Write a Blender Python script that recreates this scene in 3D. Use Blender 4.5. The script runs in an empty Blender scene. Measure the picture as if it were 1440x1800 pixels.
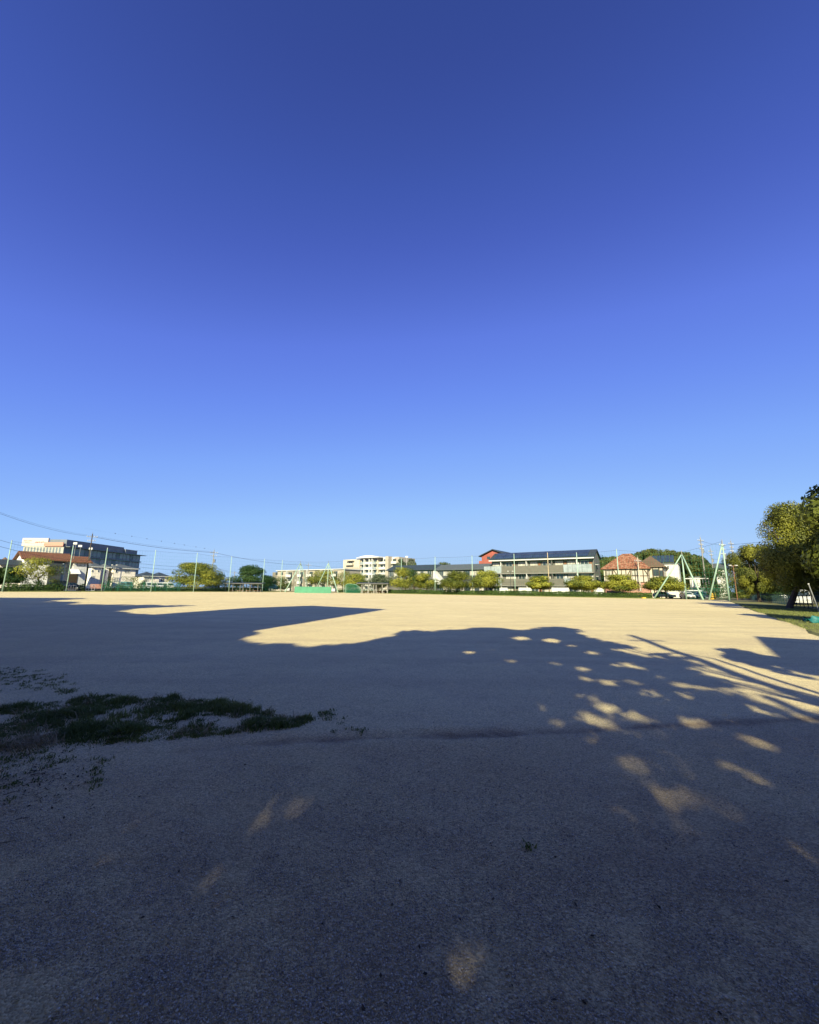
import bpy, math, random
import numpy as np
from mathutils import Matrix, Vector
SC = bpy.context.scene
COL = SC.collection
R = math.radians
rng = np.random.default_rng(7)
random.seed(7)

# ------------------------------------------------------------------ camera, light, exposure
CAM_H = 1.5
PITCH, ROLL = math.atan(135 / 720), R(0.6)
SUN_EL, SUN_AZ = R(27), R(13)            # light travels towards azimuth 13 deg right of the view
cth, sth = math.cos(PITCH), math.sin(PITCH)
cr, sr = math.cos(ROLL), math.sin(ROLL)
FW = Vector((0, cth, sth))
RT = Vector((1, 0, 0)) * cr + Vector((0, -sth, cth)) * sr
UP = Vector((0, -sth, cth)) * cr - Vector((1, 0, 0)) * sr
cam_d = bpy.data.cameras.new("camera")
cam = bpy.data.objects.new("camera", cam_d)
COL.objects.link(cam)
cam.matrix_world = Matrix(((RT.x, UP.x, -FW.x, 0), (RT.y, UP.y, -FW.y, 0), (RT.z, UP.z, -FW.z, CAM_H), (0, 0, 0, 1)))
cam_d.sensor_fit = 'HORIZONTAL'
cam_d.sensor_width = 36
cam_d.lens = 18
cam_d.clip_start = 0.05
cam_d.clip_end = 6000
SC.camera = cam

world = bpy.data.worlds.new("World")
SC.world = world
world.use_nodes = True
wn, wl = world.node_tree.nodes, world.node_tree.links
wn.clear()
sky = wn.new('ShaderNodeTexSky')
sky.sky_type = 'NISHITA'
sky.sun_disc = False
sky.sun_elevation = SUN_EL
sky.sun_rotation = math.pi + SUN_AZ
sky.altitude = 0
sky.air_density = 1.0
sky.dust_density = 0.25
sky.ozone_density = 3.0
# the camera's rendering of that sky: brightness of the Nishita sky mapped to the deep blue of the photograph
sepc = wn.new('ShaderNodeSeparateColor')
mul = wn.new('ShaderNodeMath'); mul.operation = 'MULTIPLY'; mul.inputs[1].default_value = 0.1 / 4.0
rampn = wn.new('ShaderNodeValToRGB')
EXPOSURE = 1.3
def s2l(c): return tuple((v / 255 / 12.92 if v < 10 else ((v / 255 + 0.055) / 1.055) ** 2.4) for v in c)
STOPS = [(0.085, (43, 66, 131)), (0.091, (53, 74, 149)), (0.107, (63, 88, 173)), (0.128, (75, 100, 193)), (0.171, (96, 126, 226)), (0.224, (108, 144, 240)),
         (0.322, (128, 170, 250)), (0.521, (155, 198, 254)), (0.704, (170, 207, 252)), (0.9, (174, 207, 247)), (1.5, (320, 308, 296)), (4.0, (560, 520, 470))]
el = rampn.color_ramp.elements
for i, (p, c) in enumerate(STOPS):
    e = el[i] if i < 2 else el.new(p / 4)
    e.position = p / 4
    l = s2l(c); k = 10 / 2 ** EXPOSURE
    e.color = (l[0] * k, l[1] * k, l[2] * k, 1)
bg = wn.new('ShaderNodeBackground')
bg.inputs[1].default_value = 0.1
wo = wn.new('ShaderNodeOutputWorld')
wl.new(sky.outputs[0], sepc.inputs[0])
wl.new(sepc.outputs[1], mul.inputs[0])
wl.new(mul.outputs[0], rampn.inputs[0])
wl.new(rampn.outputs[0], bg.inputs[0])
wl.new(bg.outputs[0], wo.inputs[0])

sun_d = bpy.data.lights.new("sun", 'SUN')
sun_d.energy = 4.0
sun_d.angle = R(0.53)
sun_d.color = (1.0, 0.93, 0.62)
sun = bpy.data.objects.new("sun", sun_d)
COL.objects.link(sun)
SUND = Vector((math.sin(SUN_AZ) * math.cos(SUN_EL), math.cos(SUN_AZ) * math.cos(SUN_EL), -math.sin(SUN_EL)))
sun.rotation_euler = SUND.to_track_quat('-Z', 'Y').to_euler()
sun.location = (-20, -60, 40)

vs = SC.view_settings
vs.view_transform = 'Standard'
vs.look = 'None'
vs.gamma = 1
vs.use_curve_mapping = False
vs.exposure = EXPOSURE

# ------------------------------------------------------------------ pixel -> world helpers (photo pixels, 1440 x 1800)
def ray(px, py):
    return FW + RT * ((px - 720) / 720) - UP * ((py - 900) / 720)
def G(px, py, z=0.0):
    d = ray(px, py)
    t = (z - CAM_H) / d.z
    return np.array((d.x * t, d.y * t))
def at(px, py, Y):
    d = ray(px, py)
    return np.array((d.x / d.y * Y, Y, CAM_H + d.z / d.y * Y))
SXY = np.array((math.sin(SUN_AZ), math.cos(SUN_AZ)))
COT = 1 / math.tan(SUN_EL)

class Frame:
    """a building grid: origin on the ground, local x along the facade, local y away from the field"""
    def __init__(s, o, rot):
        s.o = np.array(o[:2], float); s.rot = rot
        s.u = np.array((math.cos(rot), math.sin(rot))); s.v = np.array((-math.sin(rot), math.cos(rot)))
    def xz(s, px, py, yoff=0.0):
        d = ray(px, py)
        dd = np.array((d.x, d.y))
        t = (s.o @ s.v + yoff) / (dd @ s.v)
        p = dd * t
        return (p - s.o) @ s.u, CAM_H + d.z * t
    def x(s, px, yoff=0.0, py=1030): return s.xz(px, py, yoff)[0]
    def z(s, px, py, yoff=0.0): return s.xz(px, py, yoff)[1]
    def w(s, x, y): return s.o + s.u * x + s.v * y

# pole positions: pixel column and distance (from their height of 10.8 m)
FLP = [(4, 88), (116, 98), (178, 103.5), (265, 109), (340, 116.5), (402, 128.5), (461, 138), (493, 144)]
FRP = [(604, 140), (705, 128), (765, 121), (831, 115), (906, 108), (966, 103.5), (1018, 100.5), (1090, 93.5)]
PA = at(604, 1040, 140)[:2]; PB = at(1276, 1052, 81)[:2]
FRU = (PB - PA) / np.linalg.norm(PB - PA)
FRROT = math.atan2(FRU[1], FRU[0])
FR = Frame(PA, FRROT)                      # far right side of the field
PC = at(116, 1035, 98)[:2]
FL = Frame(PC, FRROT + math.pi / 2)        # far left side of the field
RE0 = G(1440, 1113)                        # right edge of the sand
# ------------------------------------------------------------------ materials
def mat(name, base, rough=0.8, var=0.12, scale=3.0, bump=0.0, bscale=40.0, metal=0.0, spec=0.3, detail=4):
    m = bpy.data.materials.new(name); m.use_nodes = True
    n, l = m.node_tree.nodes, m.node_tree.links
    b = n['Principled BSDF']
    b.inputs['Roughness'].default_value = rough
    b.inputs['Metallic'].default_value = metal
    b.inputs['Specular IOR Level'].default_value = spec
    tc = n.new('ShaderNodeTexCoord')
    nz = n.new('ShaderNodeTexNoise'); nz.inputs['Scale'].default_value = scale; nz.inputs['Detail'].default_value = detail
    l.new(tc.outputs['Object'], nz.inputs['Vector'])
    rmp = n.new('ShaderNodeMapRange')
    rmp.inputs[1].default_value = 0.3; rmp.inputs[2].default_value = 0.7
    rmp.inputs[3].default_value = 1 - var; rmp.inputs[4].default_value = 1 + var
    l.new(nz.outputs[0], rmp.inputs[0])
    mx = n.new('ShaderNodeMixRGB'); mx.blend_type = 'MULTIPLY'; mx.inputs[0].default_value = 1
    mx.inputs[1].default_value = (*base, 1)
    l.new(rmp.outputs[0], mx.inputs[2]); l.new(mx.outputs[0], b.inputs['Base Color'])
    if bump:
        n2 = n.new('ShaderNodeTexNoise'); n2.inputs['Scale'].default_value = bscale
        l.new(tc.outputs['Object'], n2.inputs['Vector'])
        bp = n.new('ShaderNodeBump'); bp.inputs['Strength'].default_value = bump; bp.inputs['Distance'].default_value = 0.02
        l.new(n2.outputs[0], bp.inputs['Height']); l.new(bp.outputs[0], b.inputs['Normal'])
    return m
def leafmat(name, c0, c1, trans=0.3, rough=0.55):
    m = bpy.data.materials.new(name); m.use_nodes = True
    n, l = m.node_tree.nodes, m.node_tree.links
    b = n['Principled BSDF']; b.inputs['Roughness'].default_value = rough; b.inputs['Specular IOR Level'].default_value = 0.25
    a = n.new('ShaderNodeAttribute'); a.attribute_name = 'tint'
    rp = n.new('ShaderNodeMixRGB'); rp.inputs[1].default_value = (*c0, 1); rp.inputs[2].default_value = (*c1, 1)
    l.new(a.outputs['Fac'], rp.inputs[0]); l.new(rp.outputs[0], b.inputs['Base Color'])
    t = n.new('ShaderNodeBsdfTranslucent'); l.new(rp.outputs[0], t.inputs[0])
    mx = n.new('ShaderNodeMixShader'); mx.inputs[0].default_value = trans
    l.new(b.outputs[0], mx.inputs[1]); l.new(t.outputs[0], mx.inputs[2])
    l.new(mx.outputs[0], n['Material Output'].inputs[0])
    return m
def glassmat(name, base, rough=0.12):
    m = mat(name, base, rough, 0.25, 0.8, spec=0.6)
    return m
M = {}
def dim(c, k=0.72): return tuple(v * k for v in c)  # lowers wall colours against full sun on facades
M['pole'] = mat('pole_paint', (0.28, 0.40, 0.32), 0.5, 0.12, 1.5)
M['polerust'] = mat('pole_rusty_paint', (0.38, 0.31, 0.19), 0.6, 0.25, 1.5)
M['concrete'] = mat('concrete', (0.24, 0.23, 0.21), 0.85, 0.15, 2.0, 0.2)
M['darkmetal'] = mat('dark_metal', (0.05, 0.055, 0.06), 0.5, 0.15)
M['steel'] = mat('galvanised_steel', (0.22, 0.225, 0.23), 0.45, 0.1, metal=0.4)
M['wire'] = mat('wire', (0.03, 0.03, 0.035), 0.6, 0.1)
M['netgreen'] = mat('green_net', (0.015, 0.17, 0.10), 0.7, 0.2)
M['board'] = mat('green_board', (0.065, 0.225, 0.135), 0.7, 0.1, 0.7)
M['white'] = mat('white_paint', dim((0.78, 0.77, 0.74)), 0.6, 0.06, 1.0, 0.1)
M['whitewall'] = mat('white_wall', dim((0.74, 0.72, 0.68)), 0.85, 0.07, 0.8, 0.2)
M['brightwall'] = mat('brightened_white_wall', (0.86, 0.84, 0.80), 0.85, 0.05, 0.8, 0.2)  # lightened copy of the white wall, offsets the grazing sun
M['brightcream'] = mat('brightened_cream_wall', (0.82, 0.74, 0.62), 0.85, 0.06, 0.8, 0.2)  # cream wall colour lightened to offset grazing sun
M['cream'] = mat('cream_wall', dim((0.68, 0.60, 0.49)), 0.85, 0.08, 0.8, 0.2)
M['pinkcream'] = mat('pale_siding', dim((0.66, 0.58, 0.50)), 0.85, 0.07, 0.8, 0.2)
M['beige'] = mat('beige_wall', dim((0.52, 0.46, 0.38)), 0.85, 0.1, 0.6, 0.2)
M['beigedark'] = mat('taupe_wall', dim((0.27, 0.24, 0.20)), 0.85, 0.1, 0.6, 0.2)
M['greywall'] = mat('grey_siding', dim((0.21, 0.20, 0.185), 0.6), 0.8, 0.1, 1.0, 0.2)
M['taupe'] = mat('taupe_siding', dim((0.215, 0.20, 0.165), 0.62), 0.8, 0.1, 1.0, 0.2)
M['darkwall'] = mat('dark_wall', (0.05, 0.055, 0.06), 0.8, 0.2, 1.0)
M['officeface'] = mat('office_cladding', dim((0.55, 0.53, 0.47)), 0.6, 0.08)
M['officedark'] = mat('office_shaded_cladding', (0.165, 0.18, 0.20), 0.45, 0.12, 0.5)  # side tone darkened, shade of the unlit face put into the colour
M['officeband'] = mat('office_band', (0.13, 0.165, 0.20), 0.4, 0.12, 0.5)
M['glass'] = glassmat('window_glass', (0.035, 0.05, 0.06))
M['glassblue'] = glassmat('blue_glass', (0.14, 0.175, 0.20))
M['curtain'] = glassmat('curtained_window', (0.38, 0.36, 0.31), 0.25)
M['frost'] = glassmat('frosted_balcony_glass', (0.28, 0.32, 0.33), 0.3)
M['signwhite'] = mat('sign_white', (0.52, 0.44, 0.41), 0.5, 0.05)
M['signred'] = mat('sign_red', (0.50, 0.07, 0.04), 0.5, 0.05)
M['signorange'] = mat('sign_orange', (0.48, 0.24, 0.18), 0.5, 0.06)
M['redwall'] = mat('red_wall', (0.30, 0.085, 0.065), 0.85, 0.12, 0.6, 0.2)
M['roofdark'] = mat('dark_roof_slate', (0.035, 0.045, 0.055), 0.6, 0.2, 2.0, 0.3)
M['roofgrey'] = mat('grey_roof_slate', (0.085, 0.095, 0.10), 0.65, 0.2, 2.0, 0.3)
M['solar'] = glassmat('solar_panel', (0.03, 0.045, 0.075), 0.2)
M['roofbrown'] = mat('brown_tile', (0.17, 0.075, 0.042), 0.7, 0.5, 4.0, 0.4, 6)
M['roofbrown2'] = mat('dull_brown_tile', (0.13, 0.085, 0.055), 0.75, 0.3, 4.0, 0.4, 6)
def tile_mix():
    m = mat('orange_tile', (0.42, 0.12, 0.05), 0.7, 0.3, 4.0)
    n, l = m.node_tree.nodes, m.node_tree.links
    v = n.new('ShaderNodeTexVoronoi'); v.inputs['Scale'].default_value = 3.6
    tc = n.new('ShaderNodeTexCoord'); l.new(tc.outputs['Object'], v.inputs['Vector'])
    rp = n.new('ShaderNodeValToRGB')
    e = rp.color_ramp.elements
    e[0].color = (0.11, 0.04, 0.026, 1); e[1].color = (0.32, 0.18, 0.115, 1)
    x = rp.color_ramp.elements.new(0.5); x.color = (0.23, 0.085, 0.045, 1)
    sp = n.new('ShaderNodeSeparateColor'); l.new(v.outputs['Color'], sp.inputs[0]); l.new(sp.outputs[0], rp.inputs[0])
    l.new(rp.outputs[0], n['Principled BSDF'].inputs['Base Color'])
    return m
M['rooforange'] = tile_mix()
M['timber'] = mat('dark_timber', (0.05, 0.032, 0.022), 0.8, 0.2)
M['woodbrown'] = mat('brown_wood', (0.23, 0.11, 0.06), 0.7, 0.2)
def brickmat():
    m = mat('brick', (0.35, 0.15, 0.10), 0.85, 0.2)
    n, l = m.node_tree.nodes, m.node_tree.links
    b = n.new('ShaderNodeTexBrick'); b.inputs['Scale'].default_value = 2.2
    b.inputs[1].default_value = (0.42, 0.17, 0.11, 1); b.inputs[2].default_value = (0.30, 0.12, 0.08, 1); b.inputs[3].default_value = (0.45, 0.40, 0.34, 1)
    tc = n.new('ShaderNodeTexCoord'); mp = n.new('ShaderNodeMapping'); mp.inputs['Rotation'].default_value = (R(90), 0, 0)
    l.new(tc.outputs['Object'], mp.inputs[0]); l.new(mp.outputs[0], b.inputs[0]); l.new(b.outputs[0], n['Principled BSDF'].inputs['Base Color'])
    return m
M['brick'] = brickmat()
M['awning'] = mat('awning', (0.74, 0.72, 0.68), 0.8, 0.05)
M['bark'] = mat('bark', (0.07, 0.052, 0.038), 0.9, 0.3, 6.0, 0.6, 20)
M['rubber'] = mat('tyre_rubber', (0.02, 0.02, 0.02), 0.8, 0.1)
M['carwhite'] = mat('white_car_paint', (0.72, 0.72, 0.72), 0.25, 0.03, spec=0.5)
M['carsilver'] = mat('silver_car_paint', (0.42, 0.43, 0.45), 0.3, 0.04, metal=0.3, spec=0.5)
M['cardark'] = mat('dark_car_paint', (0.02, 0.03, 0.05), 0.3, 0.05, spec=0.5)
M['carteal'] = mat('teal_car_paint', (0.08, 0.20, 0.22), 0.3, 0.05, spec=0.5)
M['lamp'] = glassmat('headlamp_lens', (0.5, 0.5, 0.5), 0.15)
M['yellow'] = mat('yellow_sheet', (0.6, 0.36, 0.05), 0.7, 0.15)
M['teal'] = mat('teal_tarpaulin', (0.012, 0.13, 0.14), 0.55, 0.2, 6.0, 0.5, 14)
M['bluefence'] = mat('blue_green_fence', (0.010, 0.032, 0.042), 0.6, 0.15)  # darkened, shade under the trees put into the colour
# foliage: right-row and yellow tints carry sun-and-shade contrast; shade-tree leaves lightened for glow
M['leafR'] = leafmat('right_row_leaves', (0.016, 0.034, 0.008), (0.24, 0.235, 0.026), 0.15)  # darker base, deep crown shade put into the colour
M['leafY'] = leafmat('yellow_green_leaves', (0.03, 0.06, 0.012), (0.33, 0.32, 0.04), 0.2)
M['leafS'] = leafmat('shade_tree_leaves', (0.10, 0.105, 0.03), (0.27, 0.25, 0.08), 0.5)  # paler and more translucent than real leaves, warms the shade below
M['leafM'] = leafmat('mid_green_leaves', (0.03, 0.055, 0.010), (0.17, 0.18, 0.022))
M['leafD'] = leafmat('dark_green_leaves', (0.02, 0.05, 0.015), (0.06, 0.10, 0.022))
M['leafG'] = leafmat('grey_green_leaves', (0.06, 0.08, 0.045), (0.13, 0.15, 0.08))
M['leafH'] = leafmat('hedge_leaves', (0.022, 0.055, 0.012), (0.085, 0.14, 0.025))
M['leafB'] = leafmat('bamboo_leaves', (0.035, 0.06, 0.014), (0.13, 0.145, 0.035))
M['grassblade'] = leafmat('grass_blades', (0.045, 0.085, 0.02), (0.26, 0.28, 0.08), 0.3)
M['straw'] = leafmat('dry_straw', (0.20, 0.15, 0.08), (0.36, 0.29, 0.17), 0.2)
M['hedgecore'] = mat('hedge_twigs', (0.02, 0.028, 0.012), 0.9, 0.3)
M['pebble'] = leafmat('gravel_grain', (0.22, 0.19, 0.16), (0.74, 0.67, 0.57), 0.0, 0.8)
M['litter'] = leafmat('dry_litter', (0.03, 0.022, 0.015), (0.09, 0.065, 0.04), 0.0, 0.9)

# ------------------------------------------------------------------ mesh helpers
class MB:
    def __init__(s): s.v = []; s.f = []
    def poly(s, *p):
        i = len(s.v); s.v += [tuple(map(float, q)) for q in p]; s.f.append(tuple(range(i, i + len(p)))); return s
    def box(s, x0, x1, y0, y1, z0, z1):
        if x1 < x0: x0, x1 = x1, x0
        if y1 < y0: y0, y1 = y1, y0
        i = len(s.v)
        s.v += [(x, y, z) for z in (z0, z1) for (x, y) in ((x0, y0), (x1, y0), (x1, y1), (x0, y1))]
        s.f += [tuple(i + k for k in q) for q in ((3, 2, 1, 0), (4, 5, 6, 7), (0, 1, 5, 4), (1, 2, 6, 5), (2, 3, 7, 6), (3, 0, 4, 7))]
        return s
    def prism_y(s, pts, y0, y1):
        """outline in x,z (counter-clockwise seen from -y) extruded along y"""
        n = len(pts); i = len(s.v)
        s.v += [(x, y0, z) for x, z in pts] + [(x, y1, z) for x, z in pts]
        s.f.append(tuple(range(i, i + n))); s.f.append(tuple(i + n + k for k in range(n - 1, -1, -1)))
        for k in range(n):
            a, b = k, (k + 1) % n
            s.f.append((i + b, i + a, i + n + a, i + n + b))
        return s
    def prism_x(s, pts, x0, x1):
        n = len(pts); i = len(s.v)
        s.v += [(x0, y, z) for y, z in pts] + [(x1, y, z) for y, z in pts]
        s.f.append(tuple(range(i + n - 1, i - 1, -1))); s.f.append(tuple(i + n + k for k in range(n)))
        for k in range(n):
            a, b = k, (k + 1) % n
            s.f.append((i + a, i + b, i + n + b, i + n + a))
        return s
    def tube(s, pts, rad, n=6):
        pts = [Vector(p) for p in pts]
        if not hasattr(rad, '__len__'): rad = [rad] * len(pts)
        i = len(s.v)
        for k, p in enumerate(pts):
            d = (pts[min(k + 1, len(pts) - 1)] - pts[max(k - 1, 0)]).normalized()
            a = d.orthogonal().normalized(); b = d.cross(a)
            for j in range(n):
                t = 2 * math.pi * j / n
                q = p + (a * math.cos(t) + b * math.sin(t)) * rad[k]
                s.v.append(tuple(q))
        for k in range(len(pts) - 1):
            for j in range(n):
                a = i + k * n + j; b = i + k * n + (j + 1) % n
                s.f.append((a, b, b + n, a + n))
        s.f.append(tuple(i + j for j in range(n - 1, -1, -1))); s.f.append(tuple(i + (len(pts) - 1) * n + j for j in range(n)))
        return s
    def build(s, name, m, parent=None, smooth=False):
        me = bpy.data.meshes.new(name)
        me.from_pydata(s.v, [], s.f); me.update()
        if smooth: me.polygons.foreach_set('use_smooth', [True] * len(me.polygons))
        return link(name, me, m, parent)
def link(name, me, m, parent=None):
    if m is not None and not me.materials: me.materials.append(m)
    o = bpy.data.objects.new(name, me); COL.objects.link(o)
    if parent is not None: o.parent = parent
    return o
def np_mesh(name, V, k, m, parent=None, tint=None, F=None):
    """V (n*k,3): n separate k-gons; or shared verts with faces F (n,k)"""
    me = bpy.data.meshes.new(name)
    V = np.ascontiguousarray(V, np.float32)
    if F is None: F = np.arange(len(V)).reshape(-1, k)
    F = np.ascontiguousarray(F, np.int32)
    me.vertices.add(len(V)); me.vertices.foreach_set('co', V.ravel())
    me.loops.add(F.size); me.loops.foreach_set('vertex_index', F.ravel())
    me.polygons.add(len(F)); me.polygons.foreach_set('loop_start', np.arange(0, F.size, k, dtype=np.int32))
    me.update(calc_edges=True)
    if tint is not None:
        a = me.attributes.new('tint', 'FLOAT', 'FACE'); a.data.foreach_set('value', np.ascontiguousarray(tint, np.float32))
    me.validate()
    return link(name, me, m, parent)
def tag(o, label=None, cat=None, group=None, kind=None):
    if label: o['label'] = label
    if cat: o['category'] = cat
    if group: o['group'] = group
    if kind: o['kind'] = kind
    return o
def thing(name, label, cat, loc=(0, 0, 0), rot=0.0, group=None):
    o = bpy.data.objects.new(name, None); COL.objects.link(o)
    o.empty_display_size = 0.3
    o.location = (float(loc[0]), float(loc[1]), float(loc[2]) if len(loc) > 2 else 0.0)
    o.rotation_euler = (0, 0, rot)
    return tag(o, label, cat, group)
def copy_tree(o, loc, rot=None, label=None, parent=None):
    c = o.copy(); COL.objects.link(c); c.parent = parent
    if parent is None:
        c.location = (float(loc[0]), float(loc[1]), float(loc[2]) if len(loc) > 2 else 0.0)
        if rot is not None: c.rotation_euler = (0, 0, rot)
        if label: c['label'] = label
    for ch in o.children: copy_tree(ch, None, parent=c)
    return c

# ------------------------------------------------------------------ leaves
def unit(n, r=rng):
    v = r.normal(size=(n, 3)); return v / np.linalg.norm(v, axis=1)[:, None]
def leaf_quads(P, N, size, r=rng, asp=0.6):
    n = len(P)
    t = unit(n, r); a = np.cross(N, t); a /= np.linalg.norm(a, axis=1)[:, None] + 1e-9
    b = np.cross(N, a)
    s = (size * r.uniform(0.65, 1.35, n))[:, None] * 0.5
    a = a * s; b = b * s * asp
    Q = np.stack((P - a, P + b * 0.9 + a * 0.1, P + a, P - b * 0.9 + a * 0.1), 1)
    return Q.reshape(-1, 3)
def crown_points(rx, ry, rz, n, seed, lumps=26, cl=0.44, flat=0.0):
    """leaf positions of a crown made of uneven leafy clumps, centre at the origin"""
    r = np.random.default_rng(seed)
    d = unit(lumps, r); rad = r.uniform(0.4, 0.80, lumps)
    d[:, 2] = np.where(d[:, 2] < -0.86, -d[:, 2], d[:, 2])
    rim = np.arange(lumps) % 5 < 2                       # a full skirt of clumps round the lower rim
    ang = r.uniform(0, 2 * np.pi, lumps); zz = r.uniform(-0.62, 0.05, lumps); hh_ = np.sqrt(1 - zz ** 2)
    d = np.where(rim[:, None], np.column_stack((np.cos(ang) * hh_, np.sin(ang) * hh_, zz)), d)
    rad = np.where(rim, r.uniform(0.62, 0.82, lumps), rad)
    topc = np.arange(lumps) % 6 == 2                     # and a rounded top
    d = np.where(topc[:, None], np.column_stack((np.cos(ang) * .5, np.sin(ang) * .5, 0.87 + 0 * ang)), d)
    rad = np.where(topc, r.uniform(0.6, 0.78, lumps), rad)
    c = d * rad[:, None]
    cr_ = cl * r.uniform(0.6, 1.25, lumps)
    wgt = cr_ ** 2; k = r.choice(lumps, n, p=wgt / wgt.sum())
    q = unit(n, r); qr = r.uniform(0.35, 1, n) ** 0.5
    off = q * (qr * cr_[k])[:, None]; off[:, 2] *= 0.8
    P = c[k] + off
    nrm = q + 0.55 * P + 0.75 * unit(n, r); nrm /= np.linalg.norm(nrm, axis=1)[:, None]
    lt = r.uniform(0, 1, lumps)
    tint = np.clip(0.66 * lt[k] + r.uniform(0, 0.34, n), 0, 1)
    keep = (P[:, 2] > -.84) & (np.abs(P[:, 2]) < .9)
    P = P * np.array((rx, ry, rz)); nrm = nrm / np.array((rx, ry, rz)); nrm /= np.linalg.norm(nrm, axis=1)[:, None]
    return P[keep], nrm[keep], tint[keep], c * np.array((rx, ry, rz))
def make_tree(name, label, xy, h, rx, z0, m, seed, leaf=0.24, n=4200, group=None, ry=None, trunk=0.16, lumps=34, cat='tree', cl=0.44, limbs=7, lean=0.0):
    t = thing(name, label, cat, (xy[0], xy[1], 0), 0, group)
    rz = (h - z0) / 1.68; zc = (h + z0) / 2 - .05
    P, N, T, C = crown_points(rx * 1.2, (ry or rx) * 1.2, rz, n, seed, lumps, cl)
    r = np.random.default_rng(seed + 1)
    mb = MB()
    tz = z0 + 0.35 * rz
    mb.tube([(0, 0, -0.05), (0.03, 0.02, 0.3), (lean * 0.5, 0.05, tz * 0.6), (lean, 0, tz)], [trunk * 1.4, trunk, trunk * 0.85, trunk * 0.65], 8)
    for k in range(min(limbs, len(C))):
        e = C[k]; e = np.array((e[0] * 0.8, e[1] * 0.8, zc + e[2] * 0.8))
        mid = np.array((lean, 0, tz * 0.9)) * 0.45 + e * 0.55 + np.array((0, 0, -0.15))
        mb.tube([(lean, 0, tz * 0.88), tuple(mid), tuple(e)], [trunk * 0.5, trunk * 0.3, trunk * 0.1], 5)
    mb.build('trunk', M['bark'], t)
    P = P + np.array((lean, 0, zc))
    np_mesh('crown', leaf_quads(P, N, leaf, r), 4, m, t, T)
    return t
# ------------------------------------------------------------------ smooth value noise for terrain relief
def vnoise(x, y, seed=0):
    r = np.random.default_rng(seed); tab = r.random((256, 256))
    xi = np.floor(x).astype(int); yi = np.floor(y).astype(int); fx = x - xi; fy = y - yi
    fx = fx * fx * (3 - 2 * fx); fy = fy * fy * (3 - 2 * fy)
    g = lambda a, b: tab[a & 255, b & 255]
    return (g(xi, yi) * (1 - fx) + g(xi + 1, yi) * fx) * (1 - fy) + (g(xi, yi + 1) * (1 - fx) + g(xi + 1, yi + 1) * fx) * fy
def seg_dist(x, y, pts):
    d = np.full(x.shape, 1e9)
    for a, b in zip(pts[:-1], pts[1:]):
        ab = b - a; t = np.clip(((x - a[0]) * ab[0] + (y - a[1]) * ab[1]) / (ab @ ab), 0, 1)
        d = np.minimum(d, np.hypot(x - a[0] - t * ab[0], y - a[1] - t * ab[1]))
    return d
def inpoly(x, y, poly):
    c = np.zeros(x.shape, bool); n = len(poly)
    for i in range(n):
        x0, y0 = poly[i]; x1, y1 = poly[(i + 1) % n]
        if y0 == y1: continue
        t = ((y0 > y) != (y1 > y)) & (x < (x1 - x0) * (y - y0) / (y1 - y0) + x0)
        c ^= t
    return c

# ------------------------------------------------------------------ ground
FURROW = [G(300, 1322), G(400, 1311), G(520, 1302), G(640, 1299), G(720, 1296), G(850, 1292), G(1000, 1284), G(1150, 1277), G(1300, 1271), G(1440, 1266), G(1440, 1266) + np.array((3, 0.3))]
def ground_z(x, y):
    dist = np.hypot(x, y)
    fade = np.clip(1.6 - dist / 25, 0.12, 1)
    z = (vnoise(x * 0.6, y * 0.6, 1) - 0.5) * 0.03 * fade + (vnoise(x * 2.1, y * 2.1, 2) - 0.5) * 0.014 * fade + (vnoise(x * 7, y * 7, 3) - 0.5) * 0.010 * np.clip(1.4 - dist / 10, 0, 1)
    d = seg_dist(x, y, FURROW) + (vnoise(x * 3, y * 3, 5) - 0.5) * 0.10
    k = np.clip(1.1 - np.abs(x - 0.2) / 2.6, 0, 1)
    z = z - k * (0.024 * np.exp(-(d / 0.08) ** 2) - 0.015 * np.exp(-((d - 0.2) / 0.13) ** 2))
    return z
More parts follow.
